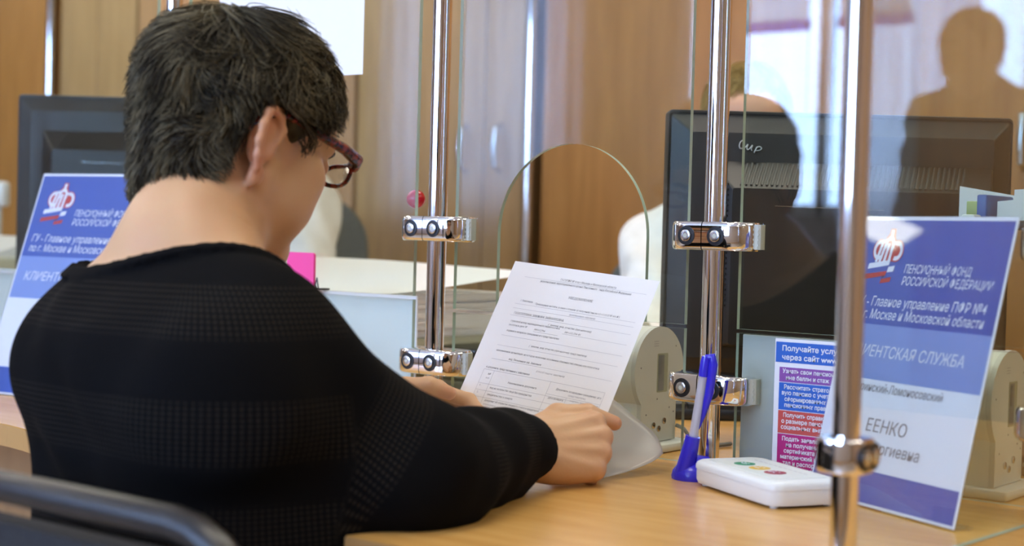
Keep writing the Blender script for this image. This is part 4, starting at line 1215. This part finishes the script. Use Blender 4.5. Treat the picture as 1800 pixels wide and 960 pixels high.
    sc = MB(); sc.add([P(.018, .018, -.0362), P(W-.018, .018, -.0362), P(W-.018, H-.026, -.0362), P(.018, H-.026, -.0362)], [(0, 1, 2, 3)]); sc.build('screen', emit_mat('screen_glow', (.35, .5, .8), .7), t, smooth=0)
    return t, P
EM = (.788, .616, 0)
t, P = monitor((.2269, .1957, 1.1824), EM, 'black monitor seen from behind, silver handwriting on its back', .75)
mb = MB()
def pen(pts, k=.0020): mb.tube([P(.094+u*.001, .050+v*.001, .0178) for u, v in pts], k, 8, flat=.35, up=(0, 0, 1))
mb.v = mb.v
def stroke(pts):
    ps = []
    for i in range(len(pts)-1):
        for k in range(6):
            t_ = k/6; p0 = pts[max(i-1, 0)]; p1 = pts[i]; p2 = pts[i+1]; p3 = pts[min(i+2, len(pts)-1)]
            ps.append(tuple(.5*((2*p1[d])+(-p0[d]+p2[d])*t_+(2*p0[d]-5*p1[d]+4*p2[d]-p3[d])*t_*t_+(-p0[d]+3*p1[d]-3*p2[d]+p3[d])*t_**3) for d in (0, 1)))
    ps.append(pts[-1]); pen(ps)
stroke([(4.5, -8), (2.5, -10), (-.5, -8), (-2, -3), (-.5, .5), (3, .3)])
stroke([(3, .3), (6, -1.5), (9, -5), (8, -1), (8.5, 1.5), (11, .8), (15, -4), (13.5, .5), (14.5, 3)])
stroke([(21, -2), (17.5, 5.5)]); stroke([(20.5, -1.5), (24.5, -2.5), (27, -.5), (25, 2), (20, 3)])
mb.build('marker_writing', M['marker'], t, smooth=60)
t = thing('monitor_riser', (-1.0, .29, .75), 'grey riser under the far left monitor', 'stand')
MB().box((-1.17, .12, .7515), (-.83, .46, .824), 0, .006, Matrix.Rotation(math.radians(38), 3, 'Z')).build('riser_box', M['greygreen'], t)
monitor((-1.1719, .1591, 1.2464), EM, 'dark monitor seen from behind at far left, above the left sign', .8242)

# ------------------------------------------------------------------ papers and office things on the clerks' side
def sheet_stack(name, x, y, z, w, d, h, rz, label, group=None, m_='paper'):
    mb = MB(); n_ = max(1, int(h/.004)); rr = random.Random(int(x*1000+y*77))
    for k in range(n_):
        a = rz+math.radians(rr.uniform(-3, 3)); ox, oy = rr.uniform(-.004, .004), rr.uniform(-.004, .004)
        R_ = Matrix.Rotation(a, 3, 'Z'); mb.box((x-w/2+ox, y-d/2+oy, z+h*k/n_), (x+w/2+ox, y+d/2+oy, z+h*(k+1)/n_-.0003), 0, 0, R_, (x, y, z))
    return tag(mb.build(name, M[m_], None, smooth=0), label, 'papers', group)
t = thing('paper_tray', (-.41, .27, .75), 'grey tray with a pile of papers, behind the milky pane', 'tray')
MB().box((-.635, .11, .751), (-.20, .43, .765), 0, .004).build('tray_base', M['greygreen'], t)
MB().box((-.635, .11, .84), (-.20, .43, .852), 0, .004).build('tray_shelf', M['greygreen'], t)
for x, y in ((-.625, .12), (-.625, .42), (-.21, .12), (-.21, .42)): MB().cyl((x, y, .765), (x, y, .84), .006, 10).build('post', M['greygreen'], t)
sheet_stack('paper_stack', -.42, .27, .8525, .41, .29, .066, .04, 'thick pile of papers on the grey tray under the curled white sheet')
mb = MB()
def wf(u, v):
    x = -.655+.545*u-.10*v*u; y = .40-.31*v
    return (x, y, .9215+.040*(1-v)*(1-.15*u)*math.sin(min(1, (1-v)*1.3)*1.57)+.002*math.sin(u*5))
mb.grid(wf, 20, 12); o = mb.build('curled_sheet', M['paper'], None, smooth=180)
tag(o, 'large white sheet curling up behind the pink tag', 'paper')
# desk printer with papers on its lid
t = thing('desktop_printer', (-.27, .66, .75), 'grey-green desktop printer seen low through the glass by the archway', 'printer')
MB().box((-.50, .475, .752), (-.10, .69, .872), 0, .014).build('body', M['greygreen'], t)
MB().box((-.42, .468, .775), (-.16, .477, .815), 0, .003).build('paper_slot', M['slot'], t)
MB().box((-.40, .437, .766), (-.18, .476, .772), 0, .002).build('output_tray', M['greygreen'], t)
sheet_stack('paper_stack', -.365, .58, .8725, .22, .19, .030, .15, 'loose pile of papers lying on the grey-green printer, left half')
sheet_stack('paper_stack', -.17, .58, .8725, .11, .18, .014, -.1, 'thin pile of papers lying on the grey-green printer, right end')
sheet_stack('paper_sheet', -.13, .30, .7505, .21, .297, .004, .5, 'white sheet flat on the desk left of the held letter')
sheet_stack('paper_sheet', -.02, .56, .7505, .25, .18, .004, .0, 'white sheet flat on the desk beneath the hand of the clerk')
# keyboard by the scanner
t = thing('keyboard', (.12, .42, .75), 'dark keyboard on the desk behind the white scanner', 'keyboard')
R_ = Matrix.Rotation(math.radians(38), 3, 'Z')
MB().box((.055, .465, .751), (.435, .595, .766), 0, .004, R_).build('keyboard_base', M['black_plastic'], t)
mb = MB(); pc = Vector((.245, .53, .7588))
for r in range(5):
    for c_ in range(16): 
        a_ = .063+c_*.0232; b_ = .473+r*.0236
        mb.box((a_, b_, .766), (a_+.019, b_+.019, .773), 0, 0, R_, pc)
mb.build('keys', M['dark_plastic'], t, smooth=0)
# organiser at the right behind the monitor
t = thing('desk_organiser', (.70, .31, .75), 'dark desk organiser behind the right end of the big monitor', 'organiser')
MB().box((.560, .222, .751), (.795, .362, .775), 0, .003).build('organiser_base', M['black_plastic'], t)
MB().box((.565, .227, .775), (.573, .357, 1.040), 0, .002).build('organiser_side', M['black_plastic'], t)
MB().box((.782, .227, .775), (.790, .357, 1.040), 0, .002).build('organiser_side', M['black_plastic'], t)
MB().box((.556, .222, 1.034), (.795, .366, 1.044), 0, .003).build('organiser_shelf', M['black_plastic'], t)
o = MB().prism([(.564, 1.0443), (.670, 1.0443), (.670, 1.0706), (.564, 1.0880)], lambda u, v, q: (u, q, v), .352, .356).build('paper_card', M['paper']); tag(o, 'white card with a slanted top standing on the dark organiser', 'card')
o = MB().box((.604, .275, 1.0443), (.620, .305, 1.067), 0, .001).build('note_block', M['note_green']); tag(o, 'small green note block on the dark organiser', 'notes')
o = MB().box((.6235, .257, 1.0443), (.636, .345, 1.0745), 0, .002, ).build('folder', M['blue_folder']); tag(o, 'blue folder standing on the dark organiser', 'folder')
o = MB().prism([(.642, 1.0443), (.735, 1.0443), (.735, 1.085), (.662, 1.081), (.662, 1.069), (.642, 1.067)], lambda u, v, q: (u, q, v), .275, .282).build('letter_sheets', M['paper']); tag(o, 'pale letters upright on the organiser right of the blue folder', 'papers')
o = MB().box((.614, .235, 1.0443), (.630, .257, 1.0503), 0, .002).build('eraser', M['white_plastic']); tag(o, 'small white eraser at the left of the dark organiser', 'eraser')
o = MB().box((.701, .226, 1.0443), (.745, .253, 1.060), 0, .003).build('stapler_box', M['orange_item']); tag(o, 'orange-red box at the right edge on the organiser', 'box')
# far left: small device, wall phone
t = thing('fax_machine', (-1.70, .50, .75), 'pale grey fax machine at the left edge behind the left sign', 'fax machine')
MB().box((-1.98, .38, .752), (-1.62, .66, .930), 0, .012).build('body', M['greygreen'], t)
MB().prism([(.40, .930), (.64, .930), (.64, .965), (.56, .975)], lambda u, v, q: (q, u, v), -1.95, -1.65).build('lid', M['grey_plastic'], t)
t = thing('intercom', (-2.19, .80, .75), 'small pale intercom at the left edge in front of the orange wardrobe', 'intercom')
MB().cyl((-2.20, .80, .751), (-2.20, .80, 1.055), .010, 12).build('stem', M['grey_plastic'], t)
MB().lathe([(.05, 0), (.05, .008), (.02, .014)], (-2.20, .80, .7505)).build('foot', M['grey_plastic'], t)
MB().box((-2.235, .785, 1.045), (-2.165, .815, 1.110), 0, .008).build('handset', M['white_plastic'], t)

# ------------------------------------------------------------------ the letter and its plastic sleeve
P0 = Vector((.1745, -.0560, .9800)); wv = Vector((.2085, -.002, -.016))/210.0; hv = Vector((.1560-.1745, -.096, -.1845)).normalized()*.001
nv = wv.cross(hv).normalized()
if nv.y > 0: nv = -nv
def letter(u, v, l=0.0):
    v0 = 205.0
    if v <= v0: p = P0+wv*u+hv*v
    else:
        q = v-v0; a = min(q/55.0, 1)*.95; back = nv
        r = 55.0/.95
        arc = r*math.sin(a); dep = r*(1-math.cos(a)); rest = max(0, q-55)
        p = P0+wv*u+hv*(v0+arc+rest*math.cos(.95))+back*(dep+rest*math.sin(.95))*.001
    p = p+nv*(.0035*math.sin(u/210*math.pi)*(v/297.0))
    return tuple(p+nv*l)
t = thing('letter_page', P0+hv*290, 'printed white letter held upright by the woman in black', 'document')
pg = MB().grid(lambda u, v: letter(u*210, v*297), 24, 40).build('page', M['paper'], t, smooth=180)
ink = MB(); fl = lambda u, v: letter(u, v, .0004)
LET = [('ГУ-ГУПФР № 4 по г.Москве и Московской области', 77, 17.2, 4.0, 80, .0, 1), ('(наименование территориального органа Пенсионного фонда Российской Федерации)', 49, 22.3, 3.9, 131, .15, 1),
       ('УВЕДОМЛЕНИЕ', 98, 38.2, 4.2, 35, 0, 1), ('1 Заявление', 33, 50.4, 3.4, 18, 0, 1), ('Прекращение выплаты, в связи с отказом от получения пенсии п.5 ч.1 ст.25 № 400-ФЗ', 56, 52.0, 3.5, 121, 0, 1),
       ('(наименование заявления)', 109, 58.6, 3.2, 37, .15, 0), ('ГИЗАТУЛЛИНА ЗИМФИРА ЗАЙНУЛЛОВНА', 31, 67.5, 4.1, 74, 0, 1), ('(фамилия, имя, отчество (при наличии))', 86, 75.2, 3.4, 62, .15, 1),
       ('страховой номер индивидуального лицевого счета', 31, 77.8, 3.5, 73, 0, 1), ('189-112-706 81', 113, 81.0, 3.5, 22, .15, 1), ('выплатное дело №', 31, 82.8, 3.5, 27, 0, 1), ('189112706', 69.5, 84.0, 3.5, 16, .15, 1),
       ('издание в интересах гражданина его представителем', 31, 90.4, 3.5, 78, 0, 1), ('(фамилия, имя, отчество (при наличии) представителя)', 72, 105.0, 3.4, 83, .15, 1),
       ('наименование организации, на которую возложено исполнение обязанностей опекуна или попечителя', 28.6, 116.8, 3.4, 149, 0, 1), ('вид. Письменное зая. Заявление', 51.6, 125.4, 3.5, 48, .1, 1), ('(способ подачи заявления)', 96.4, 133.8, 3.4, 41, .15, 0),
       ('и документы, представленные с заявлением:', 24, 139.4, 3.6, 66, 0, 1), ('№', 31, 148, 3.2, 4, 0, 1), ('п/п', 30, 153.0, 3.2, 5, 0, 0), ('Наименование документа', 64.5, 154.0, 3.5, 42, 0, 1), ('Документы возвращены гражданину (его', 133, 150.0, 3.4, 62, .1, 1), ('представителю)', 152, 154.5, 3.4, 24, .1, 0),
       ('дата возврата', 127, 161.5, 3.2, 21, 0, 1), ('подпись гражданина (его', 157, 160.0, 3.2, 38, .1, 0), ('представителя)', 163, 164.5, 3.2, 24, .1, 0),
       ('1.', 25.5, 163.0, 3.2, 3, 0, 0), ('вид на жительство лица без гражданства', 42, 164.0, 3.5, 62, 0, 1), ('2.', 25.5, 171.5, 3.2, 3, 0, 0), ('свидетельство о смерти', 42, 172.5, 3.5, 38, 0, 1), ('3.', 25.5, 180.0, 3.2, 3, 0, 0), ('документ об открытии лицевого счета в кредитном', 42, 180.0, 3.5, 80, 0, 1), ('учреждении', 42, 184.8, 3.5, 19, 0, 0),
       ('4.', 25.5, 190.5, 3.2, 3, 0, 0), ('документ, подтверждающий место жительства', 42, 191.5, 3.5, 74, 0, 1), ('5.', 25.5, 199.0, 3.2, 3, 0, 0), ('Свидетельство о браке (справка)', 42, 199.5, 3.5, 68, 0, 1), ('прим.', 20, 209.5, 3.2, 9, 0, 0), ('Дата подачи', 19, 217.5, 3.4, 19, 0, 0), ('заявления', 19, 221.5, 3.4, 15, 0, 0), ('Регистрационный номер заявления', 52, 221.5, 3.5, 60, 0, 1)]
for s_, u, v, sz, wd, sh, dk in LET: write(ink, fl, s_, u, v, sz, 0 if dk else 1, 'l', sh, 0, wd, 1)
def rule(u0, v0, u1, v1, w=.28, mi=1):
    n_ = max(1, int(max(abs(u1-u0), abs(v1-v0))/18))
    for k in range(n_):
        a0, a1 = k/n_, (k+1)/n_
        p = [(u0+(u1-u0)*a0, v0+(v1-v0)*a0), (u0+(u1-u0)*a1, v0+(v1-v0)*a1)]
        du, dv = (0, w) if abs(u1-u0) > abs(v1-v0) else (w, 0)
        ink.add([fl(*p[0]), fl(*p[1]), fl(p[1][0]+du, p[1][1]+dv), fl(p[0][0]+du, p[0][1]+dv)], [(0, 1, 2, 3)], mi)
for v in (18.4, 54.0, 59.8, 69.2, 96.0, 109.0, 127.0): rule(26 if v > 20 else 24, v, 200, v)
rule(110, 82.2, 200, 82.2); rule(69, 85.4, 105, 85.4)
for v in (141.5, 159.0, 167.5, 176.0, 187.0, 195.5, 204.0): rule(22, v, 197, v)
rule(122, 156.5, 197, 156.5)
for u in (22, 38, 122, 197): rule(u, 141.5, u, 204.0)
rule(151, 156.5, 151, 204)
for v in (213.0, 224.0): rule(16, v, 180, v)
for u in (16, 47, 180): rule(u, 213, u, 224)
ink.build('print', [M['ink'], M['ink_pale']], pg, smooth=0, fix=False)

A_, B_, C_, D_ = Vector((.235, -.028, .862)), Vector((.408, -.055, .776)), Vector((.384, -.172, .7535)), Vector((.205, -.205, .7535))
def pls(u, v):
    # v: 0 back/up to 1 front/down, u: 0 left to 1 right, rounded far right corner
    top = A_.lerp(B_, u); bot = D_.lerp(C_, u); p = top.lerp(bot, v)
    sag = .026*(1-.85*u)*math.sin(v*math.pi)*(1 if v > .0 else 0); p.z = max(.7525, p.z-sag*1.15)
    k = max(0, (u-.80)/.20)**1.5; c0 = max(0, (.34-v)/.34)**1.5
    p += (Vector((-.62, -.55, -.25)).normalized())*(.014*(k*c0))
    return tuple(p)
o = MB().grid(pls, 26, 22).build('plastic_sleeve', M['film'], None, smooth=180)
md = o.modifiers.new('thickness', 'SOLIDIFY'); md.thickness = .0006
tag(o, 'translucent plastic sleeve curling on the counter behind the hand', 'plastic sleeve')

# ------------------------------------------------------------------ chairs
t = thing('visitor_chair', (.35, -.62, 0), 'black tube-framed chair the woman in black sits on', 'chair')
cx = .350; hw = .262
def arc_back(zt, hw_, r, y, dz): return [(cx-hw_, y+.02, zt-dz)]+[(cx-hw_+r-r*math.cos(a), y, zt-r+r*math.sin(a)) for a in [math.pi/2*k/6 for k in range(7)]]+[(cx-hw_*.3, y-.012, zt+.004), (cx+hw_*.3, y-.012, zt+.004)]+[(cx+hw_-r+r*math.sin(a), y, zt-r+r*math.cos(a)) for a in [math.pi/2*k/6 for k in range(7)]]+[(cx+hw_, y+.02, zt-dz)]
MB().tube(arc_back(.818, hw, .085, -.866, .28), .0115, 14).build('back_frame', M['chair_metal'], t, smooth=60)
mb = MB(); mb.prism(rrect(cx-.232, .585, cx+.232, .796, .055, 6), lambda u, v, q: (u, -.862-.012*math.cos((u-cx)/.232*1.5)+q+.02*(.8-v), v), -.012, .012); mb.build('backrest', M['chair_fabric'], t, smooth=40)
MB().box((cx-.235, -.845, .425), (cx+.235, -.40, .470), 0, .02).build('seat', M['chair_fabric'], t)
for sx in (-1, 1):
    MB().tube([(cx+sx*hw, -.846, .548), (cx+sx*hw, -.83, .45), (cx+sx*.255, -.88, .0)], .0115, 12).build('leg', M['chair_metal'], t)
    MB().tube([(cx+sx*.25, -.83, .425), (cx+sx*.25, -.42, .425), (cx+sx*.25, -.39, .0)], .0115, 12).build('leg', M['chair_metal'], t)

def office_chair(x, y, rz, label, top=1.04):
    t = thing('office_chair', (x, y, 0), label, 'chair', 'grey office chairs of the clerks')
    c, s_ = math.cos(rz), math.sin(rz)
    def W(p): return (x+p[0]*c-p[1]*s_, y+p[0]*s_+p[1]*c, p[2])
    mb = MB(); mb.box((-.24, -.23, .43), (.24, .25, .50), 0, .03); mb.v = [W(v) for v in mb.v]; mb.build('seat', M['grey_fabric'], t)
    mb = MB(); mb.prism(rrect(-.235, .56, .235, top, .14, 8), lambda u, v, q: (u, .275+q-.05*math.cos(u*5)+.05, v), -.025, .025); mb.v = [W(v) for v in mb.v]; mb.build('backrest', M['grey_fabric'], t, smooth=50)
    mb = MB(); mb.tube([(0, .20, .44), (0, .33, .45), (0, .35, .62)], .016, 10); mb.v = [W(v) for v in mb.v]; mb.build('back_bar', M['black_plastic'], t)
    MB().cyl((x, y, .10), (x, y, .43), .025, 14).build('column', M['black_plastic'], t)
    for k in range(5):
        a = 2*math.pi*k/5+.3; d = Vector((math.cos(a), math.sin(a), 0)); o_ = Vector((x, y, 0))
        sp = MB().tube([o_+Vector((0, 0, .10)), o_+d*.28+Vector((0, 0, .065))], [.022, .014], 10).build('star_leg', M['black_plastic'], t)
        q = Vector((-d.y, d.x, 0)); MB().cyl(o_+d*.28-q*.02+Vector((0, 0, .028)), o_+d*.28+q*.02+Vector((0, 0, .028)), .028, 14).build('caster', M['black_plastic'], sp)

# ------------------------------------------------------------------ the people
JW = dict(head=(.1565, -.4870, 1.1035), rot=(1, 21, 0), hs=.99, neck=(.182, -.573, .988), chest=(.216, -.608, .865), waist=(.226, -.605, .71), pelvis=(.225, -.615, .575),
          shL=(.112, -.566, .927), shR=(.310, -.588, .904), elL=(.095, -.42, .800), elR=(.398, -.458, .798), wrL=(.082, -.222, .806), wrR=(.350, -.258, .789),
          handR=dict(F=(.50, .86, .03), B=(.72, -.42, .55), T=(0, 0, 1), bends=[(62, 70, 40), (70, 72, 40), (76, 72, 40), (80, 70, 40)], thumb=[(.018, .024, -.012), (.054, .045, -.012), (.090, .043, -.010), (.121, .031, -.012)]),
          handL=dict(F=(.62, .78, .02), B=(-.62, .42, .60), T=(.4, -.3, .8), bends=[(30, 40, 22), (38, 45, 25), (44, 48, 26), (48, 50, 28)], thumb=[(.018, .024, -.012), (.046, .050, -.018), (.074, .056, -.022), (.098, .050, -.028)]),
          hipL=(.135, -.59, .565), hipR=(.315, -.59, .565), knL=(.12, -.22, .545), knR=(.34, -.22, .545), anL=(.12, -.20, .09), anR=(.34, -.20, .09),
          sleeve_r=(.056, .045, .037), drapeR=[((.405, -.480, .790), (.36, -.33, .787), .046, .036), ((.375, -.505, .79), (.30, -.56, .73), .055, .085)], ease=.008, folds=.0022, hand_s=.96,
          neck_w=(.140, .115), neck_curve=3.2, neck_up=-.040, neck_fw=.03, neck_tilt=6, neck_deep=.006, cuff_out=-.002,
          bands=[(.918, .966), (.815, .872), (.742, .782)], arm_bands=[(-.045, .045), (.095, .150), (.20, .245), (.30, .345)])
woman, hl, RW, _ = figure('person', 'woman in black knit top with short dark hair and glasses, reading a letter', JW, h=.0024, skin='skin', top='knit', bottom='navy_cloth',
       hair='hair_dark', style='short', nstr=17000, topname='knit_top', hairkw=dict(thick=.021, length=.068, rad=.00052, bottom_len=.026, jitter=.10), cuff_r=.036)
# her glasses: worn, so a thing of their own
def hv_(p): return tuple(hl(p))
t = thing('eyeglasses', hv_((0, .11, 0)), 'dark red tortoiseshell glasses worn by the woman in black', 'eyeglasses')
DZ = .006
rims = MB()
for q in (-1, 1):
    ring = [(q*(.034+.0240*math.copysign(abs(math.cos(a))**.7, math.cos(a))), .1165-.010*abs(math.cos(a))*(1 if math.cos(a) > 0 else .2), DZ+.0112*math.copysign(abs(math.sin(a))**.7, math.sin(a))) for a in [2*math.pi*k/28 for k in range(29)]]
    rims.tube([hv_(p) for p in ring], .0024, 10, cap=False)
rims.tube([hv_((-.009, .1168, DZ+.006)), hv_((0, .1195, DZ+.009)), hv_((.009, .1168, DZ+.006))], .0024, 10)
fr = rims.build('rims', M['tortoise'], t, smooth=60)
for q in (-1, 1):
    tp = [(q*.0570, .1090, DZ+.008), (q*.0680, .101, DZ+.011), (q*.0735, .075, DZ+.012), (q*.0765, .030, DZ+.010), (q*.0770, -.010, DZ+.008), (q*.0765, -.036, DZ-.002), (q*.0740, -.050, DZ-.022)]
    mb = MB(); mb.tube([hv_(p) for p in tp], [.0068, .0068, .0058, .0042, .0034, .003, .0026], 12, flat=1, up=tuple(RW[:, 2]))
    mb.build('temple', M['tortoise'], t, smooth=60)
    ln = MB(); nn = 28
    vs = [hv_((q*(.034+.0230*math.copysign(abs(math.cos(a))**.7, math.cos(a))), .1162-.010*abs(math.cos(a))*(1 if math.cos(a) > 0 else .2), DZ+.0102*math.copysign(abs(math.sin(a))**.7, math.sin(a)))) for a in [2*math.pi*k/nn for k in range(nn)]]
    nf = Vector(RW[:, 1])*.0012
    ln.add(vs+[tuple(Vector(v)+nf) for v in vs], [tuple(range(nn)), tuple(range(nn, 2*nn))]+[(i, (i+1) % nn, nn+(i+1) % nn, nn+i) for i in range(nn)]); ln.build('lens', M['lens'], t, smooth=0)

def clerk_joints(cx, cy, face, zh, drop=0.0, lean=.06):
    f = np.array([math.sin(math.radians(face)), math.cos(math.radians(face)), 0]); r = np.array([f[1], -f[0], 0]); z = np.array([0, 0, 1.])
    c = np.array([cx, cy, 0])
    g = lambda a, b, h: tuple(c+r*a+f*b+z*h)
    d = dict(head=g(0, lean+.03, zh), rot=(face, 18, 0), hs=.97, neck=g(0, lean-.055, zh-.125), chest=g(0, 0, zh-.27), waist=g(0, -.03, zh-.45), pelvis=g(0, -.05, .575),
             shL=g(-.158, 0, zh-.185-drop), shR=g(.158, 0, zh-.185-drop), elL=g(-.175, .22, .825), elR=g(.175, .22, .825), wrL=g(-.09, .465, .79), wrR=g(.09, .465, .79),
             hipL=g(-.09, -.02, .56), hipR=g(.09, -.02, .56), knL=g(-.11, .36, .53), knR=g(.11, .36, .53), anL=g(-.11, .36, .09), anR=g(.11, .36, .09), toe=(f[0], f[1]), ease=.016, folds=.004,
             handL=dict(F=tuple(f*.9+r*.35-z*.08), B=(0, 0, 1), T=tuple(r), bends=RELAX, thumb=THUMB), handR=dict(F=tuple(f*.9-r*.35-z*.08), B=(0, 0, 1), T=tuple(-r), bends=RELAX, thumb=THUMB))
    return d
cj = clerk_joints(-.154, 1.05, 143, 1.220, .045)
figure('person', 'clerk with pulled-back blond hair in white blouse, sitting behind the big monitor', cj, h=.004, hair='hair_blond', style='pulled', nstr=2200, bun=True, hairkw=dict(thick=.010, length=.06, rad=.0007), seedk=3)
office_chair(-.23, 1.155, math.radians(37), 'grey office chair of the blond clerk behind the big monitor', 1.0)
cj = clerk_joints(-1.323, .852, 143, 1.250)
figure('person', 'clerk in a white blouse, mostly hidden behind the head of the woman in black', cj, h=.004, hair='hair_brown', style='pulled', nstr=1500, bun=True, hairkw=dict(thick=.012, length=.06, rad=.0008), seedk=4)
office_chair(-1.395, .955, math.radians(37), 'grey office chair of the clerk hidden behind the woman in black', 1.10)
# the man in the hall, seen only mirrored in the right-hand glass
mj = dict(head=(-.54, -3.16, 1.63), rot=(-25, 8, 0), hs=1.03, neck=(-.54, -3.24, 1.49), chest=(-.54, -3.24, 1.31), waist=(-.54, -3.24, 1.10), pelvis=(-.54, -3.23, .95),
          shL=(-.705, -3.23, 1.42), shR=(-.375, -3.23, 1.42), elL=(-.73, -3.20, 1.13), elR=(-.33, -3.16, 1.13), wrL=(-.66, -3.02, 1.02), wrR=(-.42, -3.00, 1.02),
          hipL=(-.63, -3.23, .90), hipR=(-.45, -3.23, .90), knL=(-.64, -3.21, .49), knR=(-.44, -3.21, .49), anL=(-.64, -3.23, .09), anR=(-.44, -3.23, .09), ease=.02, folds=.004,
          handL=dict(F=(.6, .6, .1), B=(-.3, .2, .9), T=(.5, -.5, .3), bends=RELAX, thumb=THUMB), handR=dict(F=(-.6, .6, .1), B=(.3, .2, .9), T=(-.5, -.5, .3), bends=RELAX, thumb=THUMB))
figure('person', 'man standing in the hall, visible only as a reflection in the right-hand glass', mj, h=.005, skin='skin_pale', top='grey_shirt', bottom='navy_cloth', hair='hair_dark', style='man', woman=False, nstr=1200, topname='shirt', hairkw=dict(thick=.010, length=.03, rad=.0009), seedk=5)
# hanging information boards mirrored high in the right-hand glass
for x0, x1, lb in ((-2.06, -1.75, 'white notice board with blue edge hanging by the window, mirrored left of the nearest post'), (-1.60, -1.29, 'white notice board with blue edge hanging by the window, mirrored right of the nearest post')):
    t = thing('notice_board', ((x0+x1)/2, -4.390, 1.90), lb, 'notice board')
    MB().box((x0, -4.400, 1.95), (x1, -4.390, 2.40)).build('panel', M['board_sheet'], t); MB().box((x0-.01, -4.402, 1.905), (x1+.01, -4.387, 1.95)).build('edge_strip', M['board_blue'], t)
    for x in (x0+.03, x1-.03): MB().cyl((x, -4.395, 2.40), (x, -4.395, 2.9), .003, 6).build('hanging_wire', M['steel'], t)
